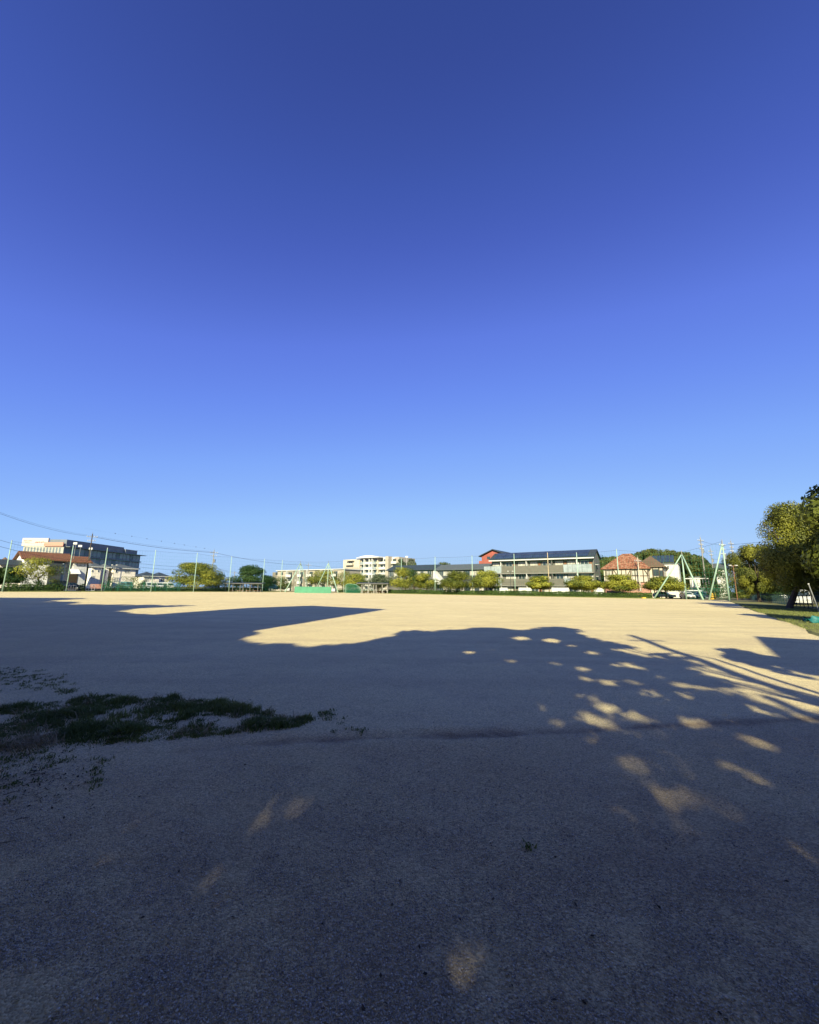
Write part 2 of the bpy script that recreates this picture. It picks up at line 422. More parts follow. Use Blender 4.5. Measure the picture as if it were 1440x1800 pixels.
def groundmat():
    m = bpy.data.materials.new('sand'); m.use_nodes = True
    n, l = m.node_tree.nodes, m.node_tree.links
    b = n['Principled BSDF']; b.inputs['Roughness'].default_value = 0.92; b.inputs['Specular IOR Level'].default_value = 0.12
    geo = n.new('ShaderNodeNewGeometry')
    def noise(scale, det=4, rough=0.6):
        z = n.new('ShaderNodeTexNoise'); z.inputs['Scale'].default_value = scale; z.inputs['Detail'].default_value = det; z.inputs['Roughness'].default_value = rough
        l.new(geo.outputs['Position'], z.inputs['Vector']); return z
    def rng_(src, a, b_, c, d):
        r = n.new('ShaderNodeMapRange'); r.inputs[1].default_value = a; r.inputs[2].default_value = b_; r.inputs[3].default_value = c; r.inputs[4].default_value = d
        l.new(src, r.inputs[0]); return r.outputs[0]
    def mixc(f, a, b_, mode='MIX'):
        x = n.new('ShaderNodeMixRGB'); x.blend_type = mode
        for i, v in ((0, f), (1, a), (2, b_)):
            if isinstance(v, (int, float)): x.inputs[i].default_value = v
            elif isinstance(v, tuple): x.inputs[i].default_value = v
            else: l.new(v, x.inputs[i])
        return x.outputs[0]
    c = mixc(rng_(noise(0.12).outputs[0], 0.35, 0.65, 0, 1), (0.65, 0.535, 0.29, 1), (0.72, 0.60, 0.335, 1))
    c = mixc(rng_(noise(0.9, 5).outputs[0], 0.42, 0.72, 0, 0.55), c, (0.54, 0.435, 0.265, 1))
    c = mixc(rng_(noise(2.3, 7, 0.75).outputs[0], 0.55, 0.72, 0, 0.42), c, (0.33, 0.265, 0.17, 1))
    # drag-broom streaks, stretched along the field side
    mp = n.new('ShaderNodeMapping'); mp.inputs['Rotation'].default_value = (0, 0, -FRROT + R(22)); mp.inputs['Scale'].default_value = (0.06, 1.1, 1)
    l.new(geo.outputs['Position'], mp.inputs[0])
    st = n.new('ShaderNodeTexNoise'); st.inputs['Scale'].default_value = 1.0; st.inputs['Detail'].default_value = 5
    l.new(mp.outputs[0], st.inputs['Vector'])
    c = mixc(rng_(st.outputs[0], 0.5, 0.68, 0, 0.40), c, (0.48, 0.385, 0.235, 1))
    # gravel grains
    v = n.new('ShaderNodeTexVoronoi'); v.inputs['Scale'].default_value = 95; l.new(geo.outputs['Position'], v.inputs['Vector'])
    sp = n.new('ShaderNodeSeparateColor'); l.new(v.outputs['Color'], sp.inputs[0])
    c = mixc(1.0, c, rng_(sp.outputs[0], 0, 1, 0.66, 1.30), 'MULTIPLY')
    c = mixc(rng_(noise(60, 2).outputs[0], 0.58, 0.7, 0, 0.3), c, (0.20, 0.165, 0.13, 1))
    # darker tone before the furrow and in two patches; dark soil along it
    a = n.new('ShaderNodeAttribute'); a.attribute_name = 'ground_dark'
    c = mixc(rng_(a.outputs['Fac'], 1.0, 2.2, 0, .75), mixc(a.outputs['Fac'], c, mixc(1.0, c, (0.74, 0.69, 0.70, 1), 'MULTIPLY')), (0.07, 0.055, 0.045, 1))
    l.new(c, b.inputs['Base Color'])
    h1 = noise(35, 4, 0.7); h2 = noise(5, 5, 0.6)
    add = n.new('ShaderNodeMath'); add.operation = 'MULTIPLY_ADD'; add.inputs[1].default_value = 3.0
    l.new(h2.outputs[0], add.inputs[0]); l.new(h1.outputs[0], add.inputs[2])
    add2 = n.new('ShaderNodeMath'); add2.operation = 'MULTIPLY_ADD'; add2.inputs[1].default_value = -0.9
    l.new(v.outputs['Distance'], add2.inputs[0]); l.new(add.outputs[0], add2.inputs[2])
    bp = n.new('ShaderNodeBump'); bp.inputs['Strength'].default_value = 0.9; bp.inputs['Distance'].default_value = 0.008
    l.new(add2.outputs[0], bp.inputs['Height']); l.new(bp.outputs[0], b.inputs['Normal'])
    return m
M['sand'] = groundmat()
RE_T = 0.0
def build_field():
    nt, nr = 1000, 430
    th = np.linspace(0, 2 * np.pi, nt, endpoint=False)
    dx, dy = np.sin(th), np.cos(th)
    rmax = np.full(nt, 1e9)
    def half(nrm, c):                                        # keep nrm.p <= c
        q = dx * nrm[0] + dy * nrm[1]
        t = np.where(q > 1e-6, c / np.maximum(q, 1e-6), 1e9); np.minimum(rmax, t, out=rmax)
    half(FR.v, FR.o @ FR.v - 1.6); half(FL.v, FL.o @ FL.v - 2.2); half(FR.u, RE0 @ FR.u); half(-FR.v, 26); 
    wob = 0.25 * (vnoise(th * 40, th * 0, 9) - 0.5) * np.clip(rmax / 20, 0.2, 1)
    rmax = rmax + wob
    rj = 0.25 * (200 / 0.25) ** np.linspace(0, 1, nr)
    rr = np.minimum(rj[None, :], rmax[:, None])
    X = rr * dx[:, None]; Y = rr * dy[:, None]; Z = ground_z(X, Y)
    V = np.stack((X, Y, Z), -1).reshape(-1, 3)
    i = np.arange(nt)[:, None]; j = np.arange(nr - 1)[None, :]
    a = i * nr + j; b = ((i + 1) % nt) * nr + j
    F = np.stack((a, b, b + 1, a + 1), -1).reshape(-1, 4)[:, ::-1]
    dead = (rj[None, :-1] >= np.maximum(rmax, np.roll(rmax, -1))[:, None]).reshape(-1)
    F = F[~dead]
    V = np.vstack((V, (0, 0, 0)))
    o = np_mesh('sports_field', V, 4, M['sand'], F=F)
    o.data.polygons.foreach_set('use_smooth', np.ones(len(o.data.polygons), bool))
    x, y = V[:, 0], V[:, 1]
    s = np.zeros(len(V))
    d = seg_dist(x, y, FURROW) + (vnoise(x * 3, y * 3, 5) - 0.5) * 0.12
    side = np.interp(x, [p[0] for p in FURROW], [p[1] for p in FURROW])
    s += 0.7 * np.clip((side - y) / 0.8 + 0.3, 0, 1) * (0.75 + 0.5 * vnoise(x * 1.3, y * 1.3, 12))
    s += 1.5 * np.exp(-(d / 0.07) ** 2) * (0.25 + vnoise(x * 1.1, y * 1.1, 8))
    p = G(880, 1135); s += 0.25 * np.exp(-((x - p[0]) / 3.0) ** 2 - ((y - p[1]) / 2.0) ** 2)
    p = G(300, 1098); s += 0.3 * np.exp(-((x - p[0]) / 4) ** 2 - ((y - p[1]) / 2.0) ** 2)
    at_ = o.data.attributes.new('ground_dark', 'FLOAT', 'POINT'); at_.data.foreach_set('value', np.clip(s, 0, 2.2).astype(np.float32))
    return tag(o, kind='structure')
build_field()
g = MB(); S = 3000.0
g.poly((-S, -S, -0.06), (S, -S, -0.06), (S, S, -0.06), (-S, S, -0.06))
M['earth'] = mat('rough_grass_earth', (0.12, 0.115, 0.06), 0.95, 0.35, 0.4, 0.5, 8)
tag(g.build('ground', M['earth']), kind='structure')
M['turf'] = mat('short_turf', (0.17, 0.165, 0.055), 0.95, 0.3, 1.2, 0.8, 30)
def strip(fr, x0, x1, y0, y1, z, m, name):
    n = max(2, int((x1 - x0) / 1.5)); xs = np.linspace(x0, x1, n)
    mb = MB()
    for a, b in zip(xs[:-1], xs[1:]):
        wa = y0 + 0.5 * (vnoise(np.array(a * .9), np.array(3.), 4) - .5); wb = y0 + 0.5 * (vnoise(np.array(b * .9), np.array(3.), 4) - .5)
        for (p, q, zz0, zz1) in ((wa, wb, -0.02, z),):
            A = fr.w(a, p); B = fr.w(b, q); C = fr.w(b, q + .12); D = fr.w(a, p + .12); E = fr.w(b, y1); F_ = fr.w(a, y1)
            mb.poly((*A, zz0), (*B, zz0), (*C, zz1), (*D, zz1)); mb.poly((*D, zz1), (*C, zz1), (*E, zz1), (*F_, zz1))
    return tag(mb.build(name, m), kind='structure')
strip(FL, -40, 70, -2.4, 5.5, 0.05, M['turf'], 'grass_verge')
strip(FR, 0, 92, -1.8, 5, 0.05, M['turf'], 'grass_verge')
REF = Frame(RE0, FRROT - math.pi / 2)        # local x runs towards the camera side, y outwards to the right
strip(REF, -62, 40, -0.15, 9, 0.07, M['turf'], 'grass_verge')
M['asphalt'] = mat('asphalt', (0.055, 0.055, 0.058), 0.9, 0.2, 2.0, 0.3)
mb = MB(); a = [FL.w(-60, 5.6), FL.w(60, 5.6), FL.w(60, 60), FL.w(-60, 60)]
mb.poly(*[(*p, 0.7) for p in a]); mb.poly((*a[0], -.05), (*a[1], -.05), (*a[1], .7), (*a[0], .7)); mb.poly((*a[1], -.05), (*a[2], -.05), (*a[2], .7), (*a[1], .7)); tag(mb.build('car_park', M['asphalt']), kind='structure')
mb = MB(); a = [FR.w(2, 5.1), FR.w(130, 5.1), FR.w(130, 12.5), FR.w(2, 12.5)]
mb.poly(*[(*p, -0.03) for p in a]); tag(mb.build('road', M['asphalt']), kind='structure')
mb = MB(); a = [REF.w(-60, 9.1), REF.w(40, 9.1), REF.w(40, 24), REF.w(-60, 24)]
mb.poly(*[(*p, -0.025) for p in a]); tag(mb.build('parking_lot', M['asphalt']), kind='structure')

# ------------------------------------------------------------------ things beside and behind the viewer whose shadows fall on the field
pR, pL = G(680, 1071), G(548, 1064.7)
TS = 32.0
bL, bR = pL - SXY * TS, pR - SXY * TS
tw = bR - bL; twl = np.linalg.norm(tw); trot = math.atan2(tw[1], tw[0])
th_ = TS / COT
wing_h = max(6.0, (np.linalg.norm(G(300, 1085) - bL)) / COT)
t = thing('apartment_building', 'cream apartment block outside the frame on the left that shades the field', 'building', (*bL, 0), trot)
MB().box(0, twl, -6, 0, -.1, th_).build('tower_wall', M['cream'], t)
MB().box(-15, -0.003, -8, -.003, -.1, wing_h).build('wing_wall', M['cream'], t)
for k in range(5):
    for j in range(2):
        w = MB().box(1.2 + j * 3.4, 3.0 + j * 3.4, 0.002, 0.06, 1 + k * 3, 2.6 + k * 3).build('window', M['curtain'], t)
for k in range(3):
    for j in range(4):
        MB().box(-13.8 + j * 3.4, -12 + j * 3.4, 0.0, 0.06, 1 + k * 3, 2.6 + k * 3).build('window', M['curtain'], t)
k5 = G(1325, 1118.5); h5 = 8.0; b5 = k5 - SXY * h5 * COT
t = thing('house', 'plain white flat-roofed house outside the frame on the right behind the viewer', 'house', (*b5, 0), FRROT)
MB().box(0, 11, -7, 0, -.1, h5 - .25).build('wall', M['whitewall'], t)
MB().box(-.002, 11.1, -7.1, 0.002, h5 - .25, h5).build('roof', M['roofgrey'], t)
for j in range(3):
    for k in range(2):
        MB().box(1 + j * 3.4, 3 + j * 3.4, 0.002, .06, 1 + k * 3, 2.4 + k * 3).build('window', M['curtain'], t)
# utility pole and street lamp behind the viewer
tp = G(1108, 1116.5); hp = 10.5; bp_ = tp - SXY * hp * COT
t = thing('utility_pole', 'concrete utility pole outside the frame whose long shadow crosses the sand', 'utility pole', (*bp_, 0))
MB().tube([(0, 0, -.1), (0, 0, hp)], [0.17, 0.11], 12).build('shaft', M['concrete'], t)
MB().box(-.55, .55, -.04, .04, hp - .9, hp - .82).build('crossarm', M['steel'], t)
tp = G(1228, 1149); hp = 6.0; bp_ = tp - SXY * hp * COT
t = thing('street_lamp', 'curved street lamp outside the frame whose thin hooked shadow lies on the sand', 'street lamp', (*bp_, 0))
MB().tube([(0, 0, 0), (0, 0, 5.0), (-.05, 0, 5.6), (-.25, .0, 5.9), (-.6, 0, 6.0), (-.95, 0, 5.95)], [.07, .05, .045, .04, .04, .035], 8).build('post', M['darkmetal'], t)
MB().tube([(-.75, 0, 5.93), (-1.0, 0, 5.9), (-1.35, 0, 5.86)], [.06, .12, .05], 8).build('lamp_head', M['steel'], t)

# leafy crowns: the outline and the gaps of the canopy are those of its shadow in the photograph
def hid(P, m=0.45):
    """true where a point is safely outside the picture"""
    x, y, z = P[:, 0], P[:, 1], P[:, 2]
    return (y < (z - 1.5) / 1.98 - m) | (np.abs(x) > y * 1.02 + 3.6 + m)
def canopy(polys, holes, ncl, per, zr, rad, leaf, seed, fill=False):
    r = np.random.default_rng(seed)
    allp = np.vstack(polys); lo, hi = allp.min(0), allp.max(0)
    def mask(x, y):
        q = np.zeros(x.shape, bool)
        nx = x + .75 * (vnoise(x * 1.2, y * .8, 91) - .5) + .45 * (vnoise(x * 3.1, y * 2.1, 92) - .5); ny = y + 1.1 * (vnoise(x * 1.2, y * .8, 93) - .5) + .8 * (vnoise(x * 3.1, y * 2.1, 94) - .5)
        for p in polys: q |= inpoly(nx, ny, p)
        for (hx, hy, a, b, az) in holes:
            ddx, ddy = x - hx, y - hy
            l_ = ddx * math.sin(az) + ddy * math.cos(az); c_ = ddx * math.cos(az) - ddy * math.sin(az)
            q &= ~((c_ / a) ** 2 + (l_ / b) ** 2 < 1)
        return q
    C = np.zeros((0, 3))
    while len(C) < ncl:
        g_ = r.uniform(lo, hi, (8000, 2)); z = r.uniform(zr[0], zr[1], 8000)
        P = np.column_stack((g_ - SXY * (z * COT)[:, None], z))
        k = mask(g_[:, 0], g_[:, 1]) & hid(P, 1.5)
        C = np.vstack((C, P[k]))
    C = C[:ncl]
    if fill:                                                  # close accidental gaps between the clumps
        gx = np.arange(lo[0], hi[0], .25); gy = np.arange(lo[1], hi[1], .25); XX, YY = np.meshgrid(gx, gy); XX, YY = XX.ravel(), YY.ravel()
        kk_ = mask(XX, YY); XX, YY = XX[kk_], YY[kk_]
        gc = C[:, :2] + SXY * (C[:, 2] * COT)[:, None]; dens = np.zeros(len(XX))
        for cx_, cy_ in gc:
            near = np.abs(XX - cx_) < .5; ly = (YY[near] - cy_); dens[near] += (((XX[near] - cx_) / .42) ** 2 + (ly / .75) ** 2 < 1)
        low = np.flatnonzero(dens < 3)
        low = np.repeat(low, 2); z = r.uniform(zr[0], zr[1], (40, len(low)))
        add = []
        for j, i_ in enumerate(low):
            Pz = np.column_stack((XX[i_] - SXY[0] * z[:, j] * COT, YY[i_] - SXY[1] * z[:, j] * COT, z[:, j])); okz = np.flatnonzero(hid(Pz, .9))
            if len(okz): add.append(Pz[okz[0]])
        if add:
            add = np.array(add); add = add[r.permutation(len(add))[:1200]]; C = np.vstack((C, add)); ncl = len(C)
    k = np.repeat(np.arange(ncl), per); n = len(k)
    q = unit(n, r); rr = rad * r.uniform(0.6, 1.3, ncl)
    P = C[k] + q * (r.uniform(0.2, 1, n) ** 0.5 * rr[k])[:, None]
    jit = r.normal(size=(ncl, 2)) * 0.03
    g_ = P[:, :2] + SXY * (P[:, 2] * COT)[:, None] + jit[k] + r.normal(size=(n, 2)) * .055
    ok = mask(g_[:, 0], g_[:, 1]) & hid(P, 0.35) & (P[:, 2] > 2.8)
    P = P[ok]; q = q[ok]; k = k[ok]
    N = q * 0.5 + unit(len(P), r); N /= np.linalg.norm(N, axis=1)[:, None]
    return P, leaf_quads(P, N, leaf, r, 0.7).reshape(-1, 4, 3), r.uniform(0, 1, len(P)), C
def hole(px, py, rx, el=2.0, extra=0.0):
    c = G(px, py); a = rx / 720 * c[1] * 0.985
    return (c[0], c[1], a + extra, a * el + extra, SUN_AZ)
HP = [(917,1122,22),(970,1126,25),(1007,1135,14),(1042,1147,20),(825,1147,16),(900,1162,12),(977,1167,14),(1027,1177,22),(1067,1201,22),(1085,1170,14),(1120,1172,20),(1117,1200,20),(1140,1217,22),(1200,1205,22),(1207,1222,24),(1040,1226,18),(1070,1245,24),(1055,1266,19),(1120,1260,16),(955,1246,11),(1040,1302,17),(1217,1272,28),(1295,1263,20),(1325,1307,26),(1270,1307,13),(1155,1285,11),(1330,1251,34),(1415,1262,26),(1240,1185,14),(1160,1190,12),(1380,1285,18),
      (1115,1347,26),(1114,1379,17),(1185,1330,18),(1187,1357,14),(1072,1407,12),(1107,1430,13),(1190,1407,27),(1262,1410,19),(1306,1446,15),(1350,1484,9),(1302,1362,17),(1432,1415,18),(1410,1322,26),(1440,1500,15),(1430,1560,12),(1250,1340,12),(1390,1380,14),
      (485,1408,14),(472,1432,15),(458,1455,15),(535,1416,14),(585,1376,13),(618,1353,9),(520,1452,11),(627,1484,12),(611,1510,13),(420,1520,18),(398,1540,15),(145,1785,20),(780,1655,9),(784,1690,12),(786,1745,14),(788,1775,9),(670,1320,6)]
_r = np.random.default_rng(3)
for _ in range(110):
    _y = 1112 + 180 * _r.random() ** 1.3; HP.append((_r.uniform(880 + (_y - 1112) * .5, 1440), _y, _r.uniform(.05, .105) * 720 / G(1000, _y)[1]))
HOLES = [hole(x, y, r_ * (0.68 if y < 1300 else 0.84 if x > 900 else 0.95 if y < 1600 else 0.8), 1.8, 0.05 if y < 1300 else 0.035) for x, y, r_ in HP]
main = np.array([G(440,1133),G(520,1133),G(580,1131),(G(640,1136)),G(665,1128),G(692,1117),G(720,1110),G(790,1104.5),G(860,1103),G(930,1106),G(985,1103),G(1012,1107),G(1042,1119),G(1075,1133),G(1103,1136),G(1070,1142),G(1120,1150),G(1180,1157),G(1235,1180),G(1300,1212),G(1370,1240),G(1440,1266),(8.5,3.2),(8.5,-3.5),(-13,-3.5),(-14,9),(-19,12),G(0,1150),G(200,1124),G(430,1096)])
side = np.array([G(1285,1152),G(1318,1144),G(1345,1150),G(1400,1160),G(1460,1180),G(1460,1204),G(1400,1192),G(1340,1176),G(1310,1165)])
sh = [hole(1330,1160,8,2.0),hole(1370,1172,14,1.6),hole(1400,1180,12,1.6)]
P, Q, T, C = canopy([main], HOLES, 1900, 105, (3.2, 12.5), 0.62, 0.19, 21, True)
spots = [(-9.0, -6.5), (-3.0, -7.5), (1.5, -9.0), (5.5, -6.5)]
labs = ['broad leafy tree outside the frame behind the viewer, left of its fellows', 'broad leafy tree outside the frame directly behind the viewer', 'tall leafy tree outside the frame whose dome-shaped shadow reaches furthest', 'leafy tree outside the frame behind the viewer on the right, casting dapples']
D = np.array([[np.hypot(P[:, 0] - a, P[:, 1] - b)] for a, b in spots])[:, 0]
own = D.argmin(0)
for i, (a, b) in enumerate(spots):
    t = thing('shade_tree', labs[i], 'tree', (a, b, 0), 0, 'shade trees behind the viewer')
    mb = MB(); mb.tube([(0, 0, -.1), (.05, 0, 1.5), (.1, .1, 4), (0.2, .1, 8)], [.32, .25, .2, .1], 10)
    Cd = np.array([np.hypot(C[:, 0] - p, C[:, 1] - q) for p, q in spots]).argmin(0)
    for c in C[Cd == i][:14]:
        e = c - np.array((a, b, 0)); mb.tube([(.08, .05, 3.2), (e[0] * .5, e[1] * .5, 3.2 + (e[2] - 3.2) * .35), tuple(e)], [.1, .06, .02], 5)
    # limbs must stay out of the picture
    mb2 = MB(); vv = np.array(mb.v) + np.array((a, b, 0)); okv = hid(vv, 0.1); mb2.v = mb.v; mb2.f = [f for f in mb.f if all(okv[j] for j in f)]
    mb2.build('trunk', M['bark'], t)
    s_ = own == i
    np_mesh('crown', (Q[s_] - np.array((a, b, 0))).reshape(-1, 3), 4, M['leafS'], t, T[s_])
P, Q, T, C = canopy([side], sh, 70, 60, (4.0, 7.5), 0.5, 0.24, 23)
t = thing('shade_tree', 'small leafy tree outside the frame beside the white house', 'tree', (8.0, -5.0, 0), 0, 'shade trees behind the viewer')
MB().tube([(0, 0, -.1), (.0, 0, 2.5), (.2, .5, 5)], [.16, .12, .06], 8).build('trunk', M['bark'], t)
np_mesh('crown', (Q - np.array((8, -5.0, 0))).reshape(-1, 3), 4, M['leafS'], t, T)
left = np.array([G(-60,1049),G(0,1050.5),G(150,1051.3),G(148,1053),G(85,1056),G(132,1058),G(145,1060),G(108,1062.3),G(232,1063),G(290,1063.8),G(352,1064.2),G(238,1070),G(195,1077),G(195,1084),G(60,1082),G(-60,1078)])
P, Q, T, C = canopy([left], [], 900, 40, (4, 12.0), 0.9, 0.45, 25)
for i, (a, b, lo_, hi_) in enumerate(((-44, 27, -99, 22.5), (-31, 16, 22.5, 99))):
    pass
m0 = C[:, 1].mean()
for i, s_ in enumerate((P[:, 1] > m0, P[:, 1] <= m0)):
    c = P[s_].mean(0)
    t = thing('shade_tree', ('leafy tree outside the frame at the far left edge of the field', 'leafy tree outside the frame at the near left edge of the field')[i], 'tree', (c[0], c[1], 0), 0, 'shade trees behind the viewer')
    MB().tube([(0, 0, -.1), (.05, 0, 2.5), (.1, .1, 5)], [.3, .22, .12], 8).build('trunk', M['bark'], t)
    np_mesh('crown', (Q[s_] - np.array((c[0], c[1], 0))).reshape(-1, 3), 4, M['leafS'], t, T[s_])
# ------------------------------------------------------------------ far buildings
def win(parent, x0, x1, z0, z1, y=0.0, kind='curtain', frame='white', n=1, d=0.08, t=0.07):
    """window > frame, pane ; sits proud on a wall whose face is at local y"""
    f = MB()
    f.box(x0, x1, y - d, y + .02, z1 - t, z1); f.box(x0, x1, y - d, y + .02, z0, z0 + t)
    f.box(x0, x0 + t, y - d, y + .02, z0 + t, z1 - t); f.box(x1 - t, x1, y - d, y + .02, z0 + t, z1 - t)
    for k in range(1, n + 1 - 0):
        if k <= n - 1:
            c = x0 + (x1 - x0) * k / n; f.box(c - t / 2, c + t / 2, y - d, y + .02, z0 + t, z1 - t)
    o = f.build('window', M[frame], parent)
    MB().box(x0 + t, x1 - t, y - d * .35, y + .02, z0 + t, z1 - t).build('pane', M[kind], o)
    return o
def gable(parent, x0, x1, y0, y1, ze, zr, m, over=0.5, th=0.18, name='roof', ribs=0.0):
    """ridge along x"""
    ym = (y0 + y1) / 2; mb = MB()
    sl = (zr - ze) / (ym - y0); e = over * sl
    mb.prism_x([(y0 - over, ze - e), (ym, zr), (ym, zr + th), (y0 - over, ze - e + th)], x0 - over, x1 + over)
    mb.prism_x([(ym, zr), (y1 + over, ze - e), (y1 + over, ze - e + th), (ym, zr + th)], x0 - over, x1 + over)
    if ribs:
        x = x0 - over + ribs / 2
        while x < x1 + over:
            mb.prism_x([(y0 - over - .03, ze - e + th * .8), (ym, zr + th * .9), (ym, zr + th + .09), (y0 - over - .03, ze - e + th + .09)], x - ribs * .28, x + ribs * .28); x += ribs
    return mb.build(name, m, parent)
def hip(parent, x0, x1, y0, y1, ze, zr, m, over=0.5, inset=None, name='roof'):
    a, b, c, d = x0 - over, x1 + over, y0 - over, y1 + over
    i = inset if inset is not None else (d - c) / 2; ym = (c + d) / 2; mb = MB(); t = .18
    mb.poly((a, c, ze), (b, c, ze), (b, c, ze + t), (a, c, ze + t)); mb.poly((b, c, ze), (b, d, ze), (b, d, ze + t), (b, c, ze + t))
    mb.poly((b, d, ze), (a, d, ze), (a, d, ze + t), (b, d, ze + t)); mb.poly((a, d, ze), (a, c, ze), (a, c, ze + t), (a, d, ze + t))
    mb.poly((a, d, ze), (b, d, ze), (b, c, ze), (a, c, ze))
    p, q = (min(a + i, (a + b) / 2), ym, zr), (max(b - i, (a + b) / 2), ym, zr)
    z = ze + t
    mb.poly((a, c, z), (b, c, z), q, p); mb.poly((b, d, z), (a, d, z), p, q); mb.poly((b, c, z), (b, d, z), q); mb.poly((a, d, z), (a, c, z), p)
    return mb.build(name, m, parent)
def wallbox(parent, x0, x1, y0, y1, z0, z1, m, name='wall'):
    return MB().box(x0, x1, y0, y1, z0, z1).build(name, m, parent)
def gwall(parent, x0, x1, y0, y1, ze, zr, m):
    ym = (y0 + y1) / 2
    return MB().prism_x([(y0, -.1), (y1, -.1), (y1, ze), (ym, zr), (y0, ze)], x0, x1).build('wall', m, parent)
def site(fr, px, off, name, label, cat, group=None):
    x = fr.x(px, off)
    return thing(name, label, cat, (*fr.w(x, off), 0), fr.rot, group), x

# --- grey three storey apartments with a solar roof (right of centre)
OFF = 15
t, x0 = site(FR, 862, OFF, 'apartment_building', 'grey three-storey apartment block with solar panels and long balconies', 'apartment building')
X = lambda px, py=1000: FR.xz(px, py, OFF)[0] - x0
Z = lambda px, py: FR.xz(px, py, OFF)[1]
W = X(1043); ze = Z(950, 982.5); zr = ze + 2.3; D = 9.0
gwall(t, 0, W, 1.5, D, ze, zr - .1, M['greywall'])
gable(t, 0.2, W, 0.3, D, ze + .1, zr, M['roofdark'], 0.45, .2)
MB().box(-.2, W + .4, -.32, -.16, ze - .28, ze + .02).build('gutter', M['white'], t)
ym = (0.3 + D) / 2; sl = (zr - ze - .1) / (ym - .3)
nP = 9
for k in range(nP):
    xa = 1.0 + k * (W - 2.2) / nP; xb = xa + (W - 2.2) / nP - .06
    for r_ in range(2):
        ya = .45 + r_ * (ym - .7) / 2; yb = ya + (ym - .7) / 2 - .08
        MB().poly((xa, ya, ze + .1 + sl * (ya - .3) + .30), (xb, ya, ze + .1 + sl * (ya - .3) + .30), (xb, yb, ze + .1 + sl * (yb - .3) + .30), (xa, yb, ze + .1 + sl * (yb - .3) + .30)).build('solar_panel', M['solar'], t)
zb = [(Z(930, 1028.5), Z(930, 1017.5)), (Z(930, 1006.5), Z(930, 994.5))]       # parapets of floors 2 and 3
for (za, zc) in zb:
    MB().box(-1.2, W, 0, 1.5, za - .32, za - .1).build('balcony_slab', M['concrete'], t)
    MB().box(X(882), X(990), -.05, .08, za - .1, zc).build('balcony_parapet', M['taupe'], t)
for a, b, lev in ((851, 881.5, 1), (990.5, 1041, 1), (876, 881.5, 0), (990.5, 1002, 0), (1010, 1041, 0)):
    za, zc = zb[lev]; n = max(1, int(round((X(b) - X(a)) / 1.25))); w_ = (X(b) - X(a)) / n
    for k in range(n):
        MB().box(X(a) + k * w_ + .03, X(a) + (k + 1) * w_ - .03, -.03, .03, za - .05, zc + .05).build('balcony_glass', M['frost'], t)
    MB().box(X(a), X(b), -.05, .05, zc + .06, zc + .13).build('handrail', M['steel'], t)
for lev in range(3):
    zf = (0.1, zb[0][0] - .1, zb[1][0] - .1)[lev]
    for i, c in enumerate((869, 892, 914, 936, 958, 981, 1003, 1026)):
        x = X(c); k_ = 'curtain' if (i + lev) % 3 else 'glass'
        win(t, x - 1.0, x + 1.0, zf + 1.0, zf + 3.2, 1.5, k_, 'white', 2)
        MB().box(x + 1.25, x + 1.95, 1.43, 1.5, zf + 1.0, zf + 2.9).build('vent_panel', M['woodbrown' if (i + lev) % 2 else 'white'], t)
    for c in (880, 925, 970, 1014):
        MB().box(X(c) - .08, X(c) + .08, 0.1, 1.5, zf, zf + 3.4).build('party_wall', M['white' if c != 970 else 'greywall'], t)
for lev in range(2):
    zf = (3.6, 6.7)[lev]
    o = MB().box(W, W + .07, 3.2, 4.1, zf, zf + 1.5).build('side_window', M['glass'], t)
    MB().box(W + .001, W + .8, 2.9, 4.4, zf + 1.65, zf + 1.75).build('window_hood', M['white'], t)
# white ground-floor screens
for a, b in ((880, 895), (913, 935), (970, 1000), (1042.5, 1060)):
    MB().box(X(a), X(b), -1.2, -1.08, -.05, Z(a, 1033)).build('screen_wall', M['white'], t)

# --- low dark-roofed two storey block (centre)
OFF = 20
t, x0 = site(FR, 768, OFF, 'apartment_building', 'low dark-roofed two-storey block behind the rounded trees at centre', 'apartment building')
X = lambda px, py=1000: FR.xz(px, py, OFF)[0] - x0
Z = lambda px, py: FR.xz(px, py, OFF)[1]
W = X(852); ze = Z(810, 1000.5); zr = Z(810, 994) + .5
gwall(t, 0, W, 0, 9, ze, zr - .1, M['darkwall']); gable(t, 0, W, 0, 9, ze, zr, M['roofgrey'], .8)
for i, c in enumerate((776, 783, 790, 797, 804, 812, 822, 830, 838, 846)):
    win(t, X(c) - .8, X(c) + .8, Z(810, 1012), Z(810, 1003.5), 0, 'curtain' if i % 3 else 'glass', 'steel', 2)
    win(t, X(c) - .8, X(c) + .8, .3, 2.3, 0, 'curtain' if i % 2 else 'glass', 'steel', 2)
MB().prism_y([(0, 3.1), (X(781), 3.1), (X(781), 4.6), (0.2, Z(771, 1004))], -2.6, -.003).build('stair_wall', M['white'], t)
OFF2 = 24
t, x0 = site(FR, 682, OFF2, 'apartment_building', 'dark-roofed two-storey block just left of the centre, behind trees', 'apartment building')
X = lambda px, py=1000: FR.xz(px, py, OFF2)[0] - x0
Z = lambda px, py: FR.xz(px, py, OFF2)[1]
W = X(763); ze = Z(720, 1001.5); zr = Z(720, 995) + .4
gwall(t, 0, W, 0, 9, ze, zr - .1, M['greywall']); gable(t, 0, W, 0, 9, ze, zr, M['roofdark'], .8)
for i, c in enumerate((688, 697, 706, 716, 726, 736, 742, 748, 755)):
    win(t, X(c) - .9, X(c) + .9, ze - 2.6, ze - .6, 0, 'curtain' if i % 2 else 'glass', 'white', 2)

